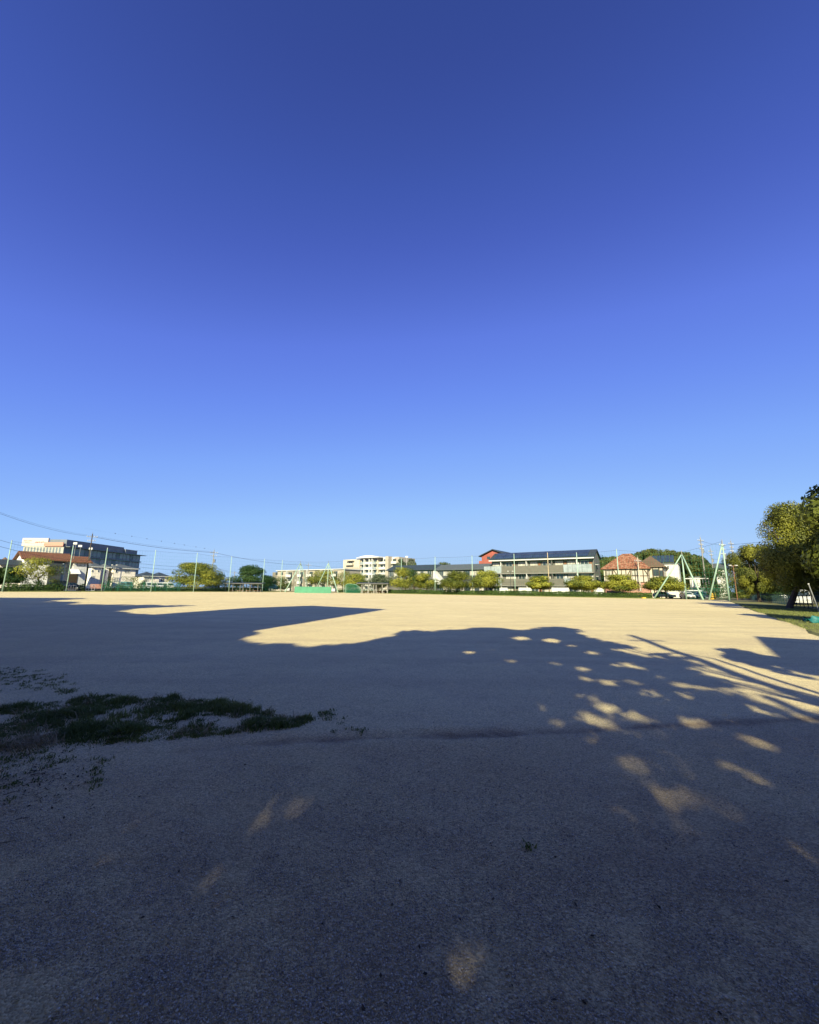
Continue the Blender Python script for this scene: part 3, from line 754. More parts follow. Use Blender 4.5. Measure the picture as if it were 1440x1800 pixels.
# --- red gabled building behind
OFF = 34
t, x0 = site(FR, 848, OFF, 'building', 'red gabled building rising behind the grey apartments', 'building')
X = lambda px, py=1000: FR.xz(px, py, OFF)[0] - x0
Z = lambda px, py: FR.xz(px, py, OFF)[1]
W = X(893); zg = Z(847, 977.5); za = Z(869, 966.5); D = 22; xm = X(868)
MB().prism_y([(0, -.1), (W, -.1), (W, zg - .3), (xm, za - .3), (0, zg - .3)], 0, D).build('wall', M['redwall'], t)
mb = MB(); mb.prism_y([(-.9, zg - .3), (xm, za - .05), (xm, za + .25), (-.9, zg)], -.8, D + .5); mb.prism_y([(xm, za - .05), (W + .9, zg - .3), (W + .9, zg), (xm, za + .25)], -.8, D + .5)
mb.build('roof', M['roofdark'], t)
win(t, X(857), X(862.5), Z(858, 983), Z(858, 978.5), 0, 'glass', 'darkmetal', 2)
MB().box(-1.6, -.003, 1, 4, -.1, Z(847, 985.5)).build('side_wing', M['redwall'], t)

# --- half timbered house with orange tiles
OFF = 14.5
t, x0 = site(FR, 1063.5, OFF, 'half_timbered_house', 'half-timbered cream house with mottled orange roof tiles', 'house')
X = lambda px, py=1000: FR.xz(px, py, OFF)[0] - x0
Z = lambda px, py: FR.xz(px, py, OFF)[1]
W = X(1139); ze = Z(1100, 1000.2); zr = Z(1096, 978) + 1.0; zbk = Z(1120, 1024.5)
wallbox(t, 0, W, 0, 9, zbk, ze, M['cream']); wallbox(t, -.02, W + .02, -.04, 9.02, -.1, zbk - .003, M['brick'], 'brick_base')
hip(t, 0, W, 0, 9, ze, zr, M['rooforange'], .6, 4.6)
mb = MB(); 
zm = Z(1100, 1012.5)
for c in (1064, 1077, 1085, 1092, 1100, 1108, 1116, 1123, 1130, 1138):
    MB().box(X(c) - .09, X(c) + .09, -.05, 0, zbk, ze).build('timber', M['timber'], t)
MB().box(0, W, -.06, 0, zm - .09, zm + .09).build('timber', M['timber'], t); MB().box(0, W, -.062, 0, zbk, zbk + .2).build('timber', M['timber'], t)
for a, b in ((1077, 1084.5), (1108, 1100.5), (1131, 1138)):
    p, q = X(a), X(b); MB().prism_y([(p, ze - .1), (p + .22, ze - .1), (q + .22, zm), (q, zm)] if q > p else [(p, ze - .1), (q, zm), (q + .22, zm), (p + .22, ze - .1)], -.055, -.01).build('timber', M['timber'], t)
win(t, X(1065.5), X(1076), zm + .05, ze - .35, 0, 'curtain', 'timber', 2, t=.1); win(t, X(1110), X(1121), zm + .05, ze - .35, 0, 'curtain', 'timber', 2, t=.1)
win(t, X(1117), X(1124.5), .9, zbk - .1, 0, 'curtain', 'darkmetal', 2)
# its brown-roofed neighbour
OFFn = 16
t, x0 = site(FR, 1139.5, OFFn, 'house', 'brown-roofed half-timbered house with tall dark windows', 'house')
X = lambda px, py=1000: FR.xz(px, py, OFFn)[0] - x0
Z = lambda px, py: FR.xz(px, py, OFFn)[1]
W = X(1166); ze = Z(1150, 997)
wallbox(t, 0, W, 0, 10, -.1, ze, M['cream']); hip(t, -2.2, W, 0, 10, ze, Z(1140, 981.5) + 1.0, M['roofbrown2'], .6, 4.4)
for c in (1140.2, 1147, 1158.5, 1165.4):
    MB().box(X(c) - .11, X(c) + .11, -.06, 0, 0, ze).build('timber', M['timber'], t)
win(t, X(1148), X(1157.6), Z(1150, 1012.5), Z(1150, 1000.5), 0, 'glass', 'darkmetal', 3); win(t, X(1159.2), X(1165), Z(1160, 1014), Z(1160, 1002.5), 0, 'glass', 'darkmetal', 2)
win(t, X(1150), X(1157), .5, 2.4, 0, 'curtain', 'darkmetal', 2)
# white house with a tilted solar array
OFFw = 26
t, x0 = site(FR, 1161, OFFw, 'house', 'white box-shaped house with a raised solar array on its roof', 'house')
X = lambda px, py=1000: FR.xz(px, py, OFFw)[0] - x0
Z = lambda px, py: FR.xz(px, py, OFFw)[1]
W = X(1193); zt = Z(1180, 991.5)
wallbox(t, 0, W, 0, 9, -.1, zt, M['whitewall'])
MB().box(-.2, W + .2, -.25, 9.2, zt + .002, zt + .25).build('roof', M['roofgrey'], t)
MB().box(.002, W - .002, -.03, 0, zt * .52, zt * .52 + .1).build('string_course', M['concrete'], t)
for k in range(5):
    xa = X(1147) + k * (X(1187) - X(1147)) / 5; xb = xa + (X(1187) - X(1147)) / 5 - .12
    MB().prism_x([(0.0, zt + .45), (2.9, zt + 2.4), (2.9, zt + 2.5), (0.0, zt + .55)], xa, xb).build('solar_panel', M['solar'], t)
MB().tube([(.3, 2.8, zt + .25), (.3, 2.8, zt + 2.4)], .05, 4).tube([(W - 1, 2.8, zt + .25), (W - 1, 2.8, zt + 2.4)], .05, 4).build('array_frame', M['steel'], t)
win(t, X(1174), X(1176.2), Z(1175, 1000), Z(1175, 994.5), 0, 'glass', 'darkmetal', 1); win(t, X(1182), X(1188), Z(1185, 1019), Z(1185, 1016), 0, 'glass', 'darkmetal', 1)

# --- long beige three storey flats (left of centre)
OFF = 24
t, x0 = site(FR, 486, OFF, 'apartment_building', 'long beige three-storey flats with white balconies left of the centre', 'apartment building')
X = lambda px, py=1000: FR.xz(px, py, OFF)[0] - x0
Z = lambda px, py: FR.xz(px, py, OFF)[1]
W = X(606); zt = Z(540, 1002.5)
wallbox(t, 0, W, 0, 10, -.1, zt, M['beige']); MB().box(-.4, W + .4, -.6, 10.3, zt + .002, zt + .3).build('roof_slab', M['white'], t)
fl = zt / 3
for (a, b) in ((516, 527), (534.5, 541), (555, 566), (575, 584)):
    MB().box(X(a), X(b), -.12, -.003, -.1, zt - .01).build('recess_panel', M['beigedark'], t)
for lev in range(3):
    z_ = .1 + lev * fl
    for c in (487, 496.5, 508):
        win(t, X(c) - .8, X(c) + .8, z_ + 1.0, z_ + 2.4, 0, 'glass', 'steel', 2)
    for (a, b) in ((507.5, 516), (527.5, 534), (543, 552), (567, 574), (586, 595)):
        MB().box(X(a), X(b), -1.5, -.9, z_ - .1, z_ + .05).build('balcony_slab', M['concrete'], t)
        MB().box(X(a), X(b), -1.5, -1.4, z_ + .05, z_ + 1.15).build('balcony_front', M['white'], t)
        MB().box(X(a), X(a) + .15, -1.4, -.003, z_ - .1, z_ + fl - .2).build('balcony_side', M['white'], t)
        win(t, (X(a) + X(b)) / 2 - 1.1, (X(a) + X(b)) / 2 + 1.1, z_ + .2, z_ + 2.3, 0, 'glass', 'steel', 2)
    for c in (521, 560, 579):
        win(t, X(c) - .6, X(c) + .6, z_ + 1.0, z_ + 2.2, -.12, 'curtain', 'steel', 2)
MB().box(-9, -.003, 4, 12, -.1, zt - .35).build('side_wing', M['beigedark'], t)

# --- cream stepped tower block
OFF = 62
t, x0 = site(FR, 602, OFF, 'apartment_tower', 'cream six-storey apartment tower with curved roof and stepped balconies', 'apartment building')
X = lambda px, py=1000: FR.xz(px, py, OFF)[0] - x0
Z = lambda px, py: FR.xz(px, py, OFF)[1]
z1 = Z(628, 983); fl = z1 / 6
wallbox(t, 0, X(632), 0, 14, -.1, z1, M['cream'], 'left_wing'); 
MB().box(X(604), X(631), -.1, -.003, -.1, Z(620, 998)).build('lower_cladding', M['beige'], t)
MB().box(X(610), X(622), -1.6, -.003, z1 - 3.2, z1 - 2.2).build('balcony_front', M['cream'], t)
MB().box(X(611), X(623), -1.7, -.003, z1 - .9, z1 - .7).build('balcony_canopy', M['beige'], t)
win(t, X(613), X(620), z1 - 2.1, z1 - .95, 0, 'glass', 'white', 2); win(t, X(613), X(619), Z(620, 1010) , Z(620, 1004), -.1, 'glass', 'steel', 2)
z2 = Z(650, 980)
wallbox(t, X(632) + .003, X(662), 1, 14, -.1, z2, M['cream'], 'middle_wing')
rc = MB(); n = 12
arc = [(X(628) + (X(668) - X(628)) * k / n, z2 + 1.1 * math.sin(math.pi * k / n)) for k in range(n + 1)]
rc.prism_y([(a, b) for a, b in arc] [::-1] + [(arc[0][0], z2 - .25), (arc[-1][0], z2 - .25)], -1.2, 13.5); rc.build('curved_roof', M['white'], t)
for lev in range(6):
    zf = lev * fl
    for (a, b) in ((633.5, 639), (641, 648.5), (649.5, 653), (655, 660)):
        MB().box(X(a), X(b), -.1, 0.1, zf + .1, zf + 1.15).build('balcony_front', M['white' if a in (641, 649.5) else 'frost'], t)
        MB().box(X(a), X(b), .9, .998, zf + 1.2, zf + fl - .35).build('window', M['glass'], t)
    MB().box(X(632.5), X(661), -.1, .998, zf - .15, zf + .08).build('balcony_slab', M['white'], t)
for c in (640, 649, 654):
    MB().box(X(c) - .25, X(c) + .25, -.25, .998, -.1, z2 - .3).build('pier', M['white'], t)
steps = [(661, 669, 981.5, 3), (669, 677, 979, 2), (677, 682.5, 978, 0), (682.5, 694, 978.5, 3), (694, 699.5, 979, 1)]
for i, (a, b, top, yo) in enumerate(steps):
    zt = Z(a, top); m_ = 'beige' if i in (2, 4) else 'whitewall'
    MB().box(X(a) + .004, X(b), yo, 15, -.1, zt).build('stepped_bay', M[m_], t)
    if i in (2, 4): continue
    for lev in range(1, 6):
        zf = lev * fl
        if zf + 2.6 > zt: break
        MB().box(X(a) + .4, X(b) - .2, yo - 1.5, yo - .003, zf - .1, zf + 1.1).build('balcony_front', M['white'], t)
        MB().box(X(a) + .6, X(b) - .3, yo - .08, yo - .003, zf + 1.2, zf + 2.4).build('window', M['glass'], t)
MB().box(X(687), X(693), 2.93, 2.998, Z(690, 983), Z(690, 979.5)).build('tile_panel', M['signorange'], t)

# --- big office with a sign (far left): its front faces the camera
OF = Frame((at(70, 1025, 185)[0], 185), R(-2))
x0 = OF.x(30); t = thing('office_building', 'large dark glass office with a white rooftop sign in red letters', 'office building', (*OF.w(x0, 0), 0), OF.rot)
X = lambda px, py=1000: OF.xz(px, py)[0] - x0
Z = lambda px, py: OF.xz(px, py)[1]
W = X(107); zt = Z(60, 960)
L = next(q for q in np.arange(10, 90, .5) if OF.x(239, q) - x0 < W)
wallbox(t, 0, W, 0, L, -.1, zt, M['officedark'])
MB().box(.0, W, -.3, -.003, zt - 14, zt).build('front_cladding', M['officeface'], t)
for k in range(12):
    xa = .6 + k * (W - 1.2) / 12
    win(t, xa, xa + .85, zt - 3.4, zt - .5, -.3, 'glassblue', 'officeface', 1); win(t, xa, xa + .85, zt - 7.2, zt - 4.3, -.3, 'glassblue', 'officeface', 1)
zs = Z(60, 946)
sg = MB().box(X(32), X(78), -.5, .2, zt + .05, zs).build('sign_board', M['signwhite'], t)
so = MB().box(X(73), X(107), -.9, -.52, zt - .1, Z(90, 953.5)).build('sign_band', M['signorange'], t)
def glyph(mb, x, z, s, seed):
    r = random.Random(seed)
    for q in range(2): 
        zz = z + s * r.uniform(.1, .9); mb.box(x, x + s * r.uniform(.6, .9), -.56, -.5, zz, zz + s * .14)
    xx = x + s * r.uniform(.15, .6); mb.box(xx, xx + s * .14, -.562, -.502, z, z + s * r.uniform(.6, 1))
mb = MB(); sz = zs - zt
for k in range(8): glyph(mb, X(34.8) + k * (X(50) - X(35)) / 8, zt + sz * .58, sz * .14, k)
for k in range(4): glyph(mb, X(38) + k * (X(47) - X(38)) / 4, zt + sz * .38, sz * .12, 20 + k)
for k in range(6): glyph(mb, X(55) + k * (X(75) - X(55)) / 6, zt + sz * .36, sz * .26, 40 + k)
mb.build('lettering', M['signred'], sg)
MB().box(X(78) + .1, W + .4, .3, L * .72, zt + .02, zs - .5).build('roof_storey', M['officedark'], t)
MB().box(W - 9, W + 1.4, L * .72 + .1, L * .9, zt + .02, zt + 2.2).build('roof_storey', M['officedark'], t)
MB().box(-.3, W + 2.2, .4, L + 2, zt - .25, zt + .018).build('roof_slab', M['officedark'], t)
for lev in range(5):
    z_ = zt - 3.9 * (lev + 1)
    if z_ < 0: break
    MB().box(W + .002, W + .9, 0.3, L, z_ - .2, z_ + .35).build('floor_band', M['officeband'], t)
    n = max(8, int(L / 2.6)); w_ = (L - 2) / n
    for k in range(n):
        MB().box(W + .002, W + .14, 1 + k * w_ + .12, 1 + (k + 1) * w_ - .12, z_ + .5, z_ + 3.4).build('window', M['glassblue' if (k * 7 + lev * 3) % 4 else 'officeband'], t)

# --- brown tiled house (left)
OFF = 13.0
t, x0 = site(FL, 36, OFF, 'tiled_house', 'white house with a long brown pantile roof behind the left trees', 'house')
X = lambda px, py=1000: FL.xz(px, py, OFF)[0] - x0
Z = lambda px, py: FL.xz(px, py, OFF)[1]
W1 = X(122); W = X(152); ze = Z(100, 983.8); zr = ze + 1.7; D = 8.0
gwall(t, 0, X(110) - .003, .8, D, ze, zr - .1, M['brightwall']); gable(t, 0, W1, .8, D, ze, zr, M['roofbrown'], .7, .2, 'roof', .42)
gwall(t, W1 + .8, W, 0, D - 1.2, ze - .35, zr - .9, M['white']); gable(t, W1 + .75, W + .4, 0, D - 1.2, ze - .3, zr - .6, M['roofbrown'], .7, .2, 'roof', .42)
MB().box(X(88), X(110), .55, .797, -.1, ze - .3).build('dark_bay', M['darkwall'], t)
win(t, X(134), X(148), Z(140, 995.5), Z(140, 988.5), 0, 'curtain', 'darkmetal', 2); win(t, X(118), X(121), Z(120, 991), Z(120, 988), 0, 'glass', 'darkmetal', 1)
MB().prism_x([(-1.9, Z(130, 1009)), (-.003, Z(130, 1001)), (-.003, Z(130, 1001) + .1), (-1.9, Z(130, 1009) + .1)], X(122.5), X(139)).build('awning', M['awning'], t)
MB().box(X(123), X(139), -.06, -.003, .2, Z(130, 1009)).build('shop_front', M['timber'], t)
MB().box(-4.0, -.003, 1.2, 5, -.1, ze - 1.7).build('side_wing', M['brightcream'], t)
MB().prism_x([(.6, ze - 1.9), (3.2, ze - .6), (5.6, ze - 1.9), (5.6, ze - 1.7), (3.2, ze - .4), (.6, ze - 1.7)], -4.6, -.003).build('side_roof', M['roofdark'], t)
win(t, -3.4, -1.4, 2.6, ze - 2.2, 1.2, 'glass', 'woodbrown', 2)
# cream houses with dark hipped roofs
def small_house(px0, px1, off, eave, ridge, label, mwall, wins, depth=7.5, roofm='roofgrey', name='house'):
    t, x0 = site(FL, px0, off, name, label, 'house')
    X = lambda px, py=1000: FL.xz(px, py, off)[0] - x0
    Z = lambda px, py: FL.xz(px, py, off)[1]
    W = X(px1); c = (px0 + px1) / 2; ze = Z(c, eave); zr = Z(c, ridge)
    wallbox(t, 0, W, 0, depth, -.1, ze, M[mwall]); hip(t, 0, W, 0, depth, ze, zr + .5, M[roofm], .55)
    MB().box(-.55, W + .55, -.62, -.556, ze - .02, ze + .2).build('gutter', M['white'], t)
    for (a, b, ya, yb, k) in wins: win(t, X(a), X(b), Z(a, yb), Z(a, ya), 0, k, 'white', 2 if b - a > 4 else 1)
    return t
small_house(157, 178, 24, 997, 990.5, 'small cream house under a dark hipped roof, right of the white awning', 'brightcream', [(161, 164.3, 1002, 1005.6, 'glass'), (172, 175.6, 1002, 1005.6, 'glass'), (162, 168, 1012, 1017, 'curtain')])
small_house(183, 192, 26, 997.8, 993, 'narrow cream house wedged between two larger houses', 'brightwall', [(185, 188, 1003, 1008, 'glass')], 7)
small_house(197, 239, 24, 1000, 993.5, 'wide pale house with a low grey hipped roof', 'brightcream', [(203.5, 207, 1001.5, 1007, 'glass'), (219.5, 229, 1001.3, 1007.3, 'curtain'), (203, 212, 1015, 1022, 'curtain')], 9)
small_house(250, 282, 40, 1013.5, 1007.2, 'low house with a dark hipped roof, left of the big round tree', 'brightcream', [(256, 263, 1017, 1022, 'curtain')], 9, 'roofdark')
small_house(277, 299, 44, 1013.8, 1008, 'low pale house with a dark pyramid roof beside the round tree', 'brightcream', [(285, 291, 1017, 1022, 'glass')], 9, 'roofdark')
small_house(4, 13, 34, 989, 981, 'white house with a dark red roof at the far left edge', 'brightwall', [(7, 10, 993, 997, 'glass')], 8, 'roofbrown2')
# ------------------------------------------------------------------ tall net poles round the field
def pole(px, Y, h, label, base_r=0.115, matn='pole', lean=0.0):
    p = at(px, 1040, Y)
    t = thing('net_pole', label, 'pole', (p[0], p[1], 0), 0, 'tall poles that carry the ball net')
    MB().tube([(0, 0, -.1), (lean * .5, 0, h * .5), (lean, 0, h)], [base_r, base_r * .85, base_r * .7], 10).build('shaft', M[matn], t, True)
    MB().tube([(lean, 0, h - .02), (lean, 0, h + .12)], [base_r * .85, base_r * .6], 10).build('cap', M['steel'], t)
    MB().box(-base_r * 1.7, base_r * 1.7, -base_r * 1.7, base_r * 1.7, -.1, .09).build('footing', M['concrete'], t)
    return np.array((p[0] + lean, p[1], h))
FLL = ['pale green net pole at the far left edge of the picture', 'pale green net pole in front of the white awning house', 'pale green net pole just left of the green mesh fence', 'pale green net pole between the parked white vans', 'pale green net pole standing in front of the big round yellow-green tree', 'pale green net pole at the left end of the dark shelter', 'pale green net pole at the right end of the dark shelter', 'pale green net pole left of the left pyramid of poles']
FRL = ['pale net pole left of the green netting mound', 'pale net pole right of the right-hand shelter', 'pale net pole among the centre trees, left of two small round trees', 'pale net pole between two yellow-green trees in front of the dark low block', 'cream net pole in front of the left part of the grey apartments', 'rust-stained net pole in front of the middle of the grey apartments', 'net pole in front of the right part of the grey apartments', 'pale green net pole in front of the orange-roofed house']
topL, topR = [], []
for (px, Y), lb in zip(FLP, FLL): topL.append(pole(px, Y, 10.8, lb))
for i, ((px, Y), lb) in enumerate(zip(FRP, FRL)): topR.append(pole(px, Y, 10.8 if i != 6 else 10.6, lb, 0.12, 'polerust' if i == 5 else 'pole'))
def pyramid(px, Y, feet, h, label, wire_top=None):
    p = at(px, 1040, Y); t = thing('pole_pyramid', label, 'poles', (p[0], p[1], 0), 0, 'braced pyramids of net poles')
    for (fx, fy) in feet:
        f = at(fx, 1045, fy); a = np.array((f[0] - p[0], f[1] - p[1], -.05))
        MB().tube([tuple(a), tuple(a * .45 + np.array((0, 0, h * .55))), (a[0] * .02, a[1] * .02, h)], [.16, .14, .11], 10).build('leg', M['pole'], t, True)
    MB().tube([(0, 0, h - .55), (0, 0, h + .9)], [.09, .06], 8).build('mast', M['steel'], t)
    MB().tube([(-.2, 0, h - .35), (.2, 0, h - .35)], .13, 8).build('clamp', M['steel'], t)
    return np.array((p[0], p[1], h + .7))
t1 = pyramid(525.5, 140, [(500.5, 136), (525, 141), (543.5, 146)], 9.6, 'left of the two pale green pole pyramids behind the green board')
t2 = pyramid(575.3, 137, [(553, 141), (575, 138), (594.5, 133)], 9.5, 'right of the two pale green pole pyramids behind the green board')
t3 = pyramid(1206, 85, [(1149, 87), (1206, 85), (1235.5, 80)], 9.0, 'pyramid of three pale green poles right of the white house')
t4 = pyramid(1281, 79, [(1245.5, 81), (1281, 79)], 10.6, 'slanted pair of pale green poles beside the trees on the right')
# net: top cables and sparse hanging threads between the poles
def net(tops, label, zlow=0.3, bottom=None):
    o = tops[0]; t = thing('ball_net', label, 'net', (o[0], o[1], 0))
    nb = MB()
    for a, b in zip(tops[:-1], tops[1:]):
        a, b = a - np.array((o[0], o[1], 0)), b - np.array((o[0], o[1], 0))
        L = np.linalg.norm(b[:2] - a[:2]); sag = .012 * L
        cab = [tuple(a + (b - a) * f + np.array((0, 0, -.15 - 4 * sag * f * (1 - f)))) for f in np.linspace(0, 1, 9)]
        MB().tube(cab, .022, 4).build('top_cable', M['wire'], t)
        n = int(L / .55)
        for k in range(1, n):
            f = k / n; p = a + (b - a) * f; zt = p[2] - .15 - 4 * sag * f * (1 - f)
            nb.tube([(p[0], p[1], zlow), (p[0], p[1], zt)], .0085, 3)
        for z in np.arange(1.0, 10.2, .85):
            p, q = a.copy(), b.copy(); p[2] = q[2] = z; nb.tube([tuple(p), tuple(q)], .0085, 3)
    tag(nb.build('netting', M['netgreen'], t), kind='stuff')
net(topL, 'thin ball net hung between the poles along the left side')
net([topL[-1], t1, t2, topR[0]], 'thin ball net hung between the pyramids behind the green board')
net(topR, 'thin ball net hung between the poles in front of the apartments')
net([topR[-1], t3, t4], 'thin ball net hung between the pole pyramids on the right')

# ------------------------------------------------------------------ trees along the far sides
def P_at(px, fr, off): 
    x = fr.x(px, off); return fr.w(x, off)
def far_tree(px, fr, off, top, width, low, label, m, seed, name='round_tree', leaf=.32, n=9000, group=None, trunk=.15, **kw):
    p = P_at(px, fr, off); Y = p[1]
    d = ray(px, top); h = CAM_H + d.z / d.y * Y
    z0 = max(.15, CAM_H + ray(px, low).z / ray(px, low).y * Y)
    rx = width / 720 * Y * .985 / 2 * (Y / math.hypot(*p)) ** .6
    return make_tree(name, label, p, h, rx, z0, M[m], seed, leaf, n, group, trunk=trunk, **kw)
GR = 'round trees along the far right side'
GL = 'trees along the far left side'
far_tree(568, FR, 3.4, 1003, 50, 1033, 'round tree behind the right pole pyramid', 'leafY', 31, group=GR)
far_tree(602, FR, 4.5, 1004, 30, 1034, 'narrow tree left of the green netting mound', 'leafY', 32, group=GR, n=3000)
far_tree(626, FR, 3.2, 1008, 42, 1035, 'round tree behind the green netting mound', 'leafY', 33, group=GR)
far_tree(671, FR, 3.6, 1009, 42, 1036, 'grey-green tree behind the right-hand shelter', 'leafG', 34, group=GR)
far_tree(713, FR, 3.0, 998.5, 46, 1036, 'tallest of the centre round trees, right of the shelter', 'leafY', 35, group=GR, n=11500)
far_tree(750, FR, 2.6, 1007.5, 40, 1037, 'yellow-topped small tree left of the bright stair wall', 'leafY', 36, group=GR)
far_tree(804, FR, 2.6, 1005, 56, 1038, 'broad dull green tree in front of the low dark block', 'leafM', 37, group=GR, n=11500)
far_tree(855, FR, 2.4, 1003.5, 46, 1038, 'bright yellow-green tree at the left end of the grey apartments', 'leafY', 38, group=GR, n=11500)
far_tree(950, FR, 2.6, 1013, 37, 1037, 'small round tree in front of the middle of the grey apartments', 'leafY', 39, group=GR)
far_tree(1026, FR, 2.6, 1012, 50, 1041, 'round tree at the right end of the grey apartments', 'leafY', 40, group=GR, n=11500)
far_tree(1089, FR, 2.8, 1010.5, 56, 1039, 'round tree in front of the orange-roofed house', 'leafY', 41, group=GR, n=11500)
far_tree(1170, FR, 3.4, 1013.5, 66, 1042, 'wide round tree behind the leftmost leg of the three-pole pyramid', 'leafY', 42, group=GR, n=13000)
far_tree(66, FL, 3.4, 980.5, 64, 1021, 'loose yellow tree with a bare trunk in front of the tiled house', 'leafY', 43, group=GL, n=4000, lumps=24)
far_tree(14, FL, 4.5, 998, 44, 1028, 'dark leafy tree at the left edge of the picture', 'leafD', 44, group=GL)
far_tree(-22, FL, 5, 996, 46, 1028, 'dark leafy tree partly cut by the left edge', 'leafD', 45, group=GL)
far_tree(346, FL, 4.0, 990, 92, 1043, 'big round tree with yellow-green crown on the left', 'leafY', 46, group=GL, n=26000, lumps=60, leaf=.36, cl=.30)
far_tree(386, FL, 9.0, 1006, 22, 1038, 'thin dark tree at the right flank of the big round tree', 'leafD', 47, group=GL, n=1800)
far_tree(444, FL, 5.0, 994, 66, 1043, 'broad dark green tree behind the dark shelter', 'leafD', 48, group=GL, n=22000, lumps=54, leaf=.36, cl=.30)
far_tree(476, FL, 7.5, 1014, 22, 1033, 'small dark tree between the shelter and the beige flats', 'leafD', 49, group=GL, n=2200)
far_tree(496, FL, 4.5, 1014, 30, 1040, 'small green tree left of the left pole pyramid', 'leafM', 50, group=GL, n=2600)
far_tree(403, FL, 14, 1014, 34, 1034, 'sparse grey-green tree seen above the left end of the shelter', 'leafG', 51, group=GL, n=1600)
def shrub(px, fr, off, top, width, label, m, seed, base=1040, n=1500, leaf=.18, name='shrub'):
    p = P_at(px, fr, off); d = ray(px, top); h = CAM_H + d.z / d.y * p[1]
    return make_tree(name, label, p, h, width / 720 * p[1] * .49, .05, M[m], seed, leaf, n, 'shrubs at the edge of the field', trunk=.04, lumps=16, cat='shrub', limbs=3)
shrub(38, FL, 2.6, 1014, 26, 'rounded green shrub left of the bare trunk', 'leafD', 60)
shrub(64, FL, 2.6, 1020, 22, 'low dark shrub right of the bare trunk', 'leafD', 61)
shrub(93, FL, 2.4, 1017, 24, 'green shrub at the right end of the left hedge', 'leafM', 62)
shrub(106, FL, 2.0, 1028, 16, 'low olive shrub beside the white awning pole', 'leafM', 63, n=900)
shrub(192, FL, 6.5, 1014, 22, 'small tiered pine behind the green mesh fence', 'leafD', 64, n=900)
shrub(224, FL, 8, 1013, 30, 'green shrub below the wide pale house', 'leafM', 65)
shrub(238, FL, 6, 1013.5, 24, 'light green shrub left of the white vans', 'leafM', 66)
shrub(262, FL, 12, 1012, 26, 'grey-green shrub behind the white vans', 'leafG', 67)
shrub(250, FL, 3.2, 1020, 14, 'dark shrub left of the second van', 'leafD', 68, n=900)
shrub(276, FL, 3.2, 1024, 22, 'dark shrub in front of the vans', 'leafD', 69, n=1200)
shrub(300, FL, 3.2, 1026, 26, 'dark shrub left of the big round tree', 'leafD', 70, n=1200)
shrub(144, FL, 3.4, 1026, 9, 'tiny potted-looking shrub between two white fences', 'leafD', 71, n=500)
shrub(392, FL, 3.0, 1031, 24, 'low shrub left of the dark shelter', 'leafM', 72, n=1200)
shrub(1262, FR, 3.0, 1036, 40, 'low green shrub between the slanted poles', 'leafD', 73, n=1800)
shrub(1300, FR, 5.0, 1040, 24, 'low shrub at the foot of the right-hand trees', 'leafM', 74, n=1200)
shrub(1262, FR, 9.0, 1000, 52, 'tall dark green bush behind the slanted poles', 'leafD', 75, n=4200, leaf=.26)
# hedges
def hedge(fr, x0, x1, y0, y1, h, label, seed, m='leafH', leaf=.24, dens=260):
    L = x1 - x0; t = thing('hedge', label, 'hedge', (*fr.w(x0, y0), 0), fr.rot)
    r = np.random.default_rng(seed); n = int(L * dens)
    D = y1 - y0
    x = r.uniform(0, L, n); f = r.integers(0, 3, n); s = r.uniform(0, 1, n)
    hh = h * (1 + .22 * (vnoise(x * .7, x * 0 + seed, 3) - .5) + .14 * (vnoise(x * 2.5, x * 0 + seed, 5) - .5))
    y = np.where(f == 0, s * D, np.where(f == 1, r.normal(0, .06, n), D + r.normal(0, .06, n)))
    z = np.where(f == 0, hh + r.normal(0, .06, n), s ** .8 * hh)
    N = np.where((f == 0)[:, None], np.array((0, 0, 1.)), np.where((f == 1)[:, None], np.array((0, -1., .3)), np.array((0, 1., .3)))) + .8 * unit(n, r)
    N /= np.linalg.norm(N, axis=1)[:, None]
    P = np.column_stack((x, y, np.maximum(z, .04)))
    MB().box(.05, L - .05, .12, D - .1, -.05, h * .68).build('twigs', M['hedgecore'], t)
    tint = np.clip(vnoise(x * .5, x * 0, seed) * .5 + r.uniform(0, .6, n), 0, 1)
    o = np_mesh('foliage', leaf_quads(P, N, leaf, r), 4, M[m], t, tint)
    return t
hx = lambda px, off: FR.x(px, off, 1040)
hl = lambda px, off: FL.x(px, off, 1035)
hedge(FR, hx(683, .8), hx(1146, .8), .7, 1.7, 1.1, 'long clipped green hedge along the far right side below the apartments', 81)
hedge(FL, hl(4, .6), hl(112, .6), .5, 2.0, 1.55, 'clipped dark green hedge along the left side below the tiled house', 82)
hedge(FL, hl(186, 2.2), hl(300, 2.2), 2.0, 3.2, 1.35, 'dark hedge behind the green mesh fence', 83, dens=90)
hedge(FL, hl(300, 2.4), hl(398, 2.4), 2.2, 3.2, 1.0, 'low hedge under the big round tree', 84, dens=90)
hedge(FR, hx(596, 3.6), hx(690, 3.6), 2.6, 3.8, 1.2, 'hedge behind the right-hand shelter', 85, dens=80)

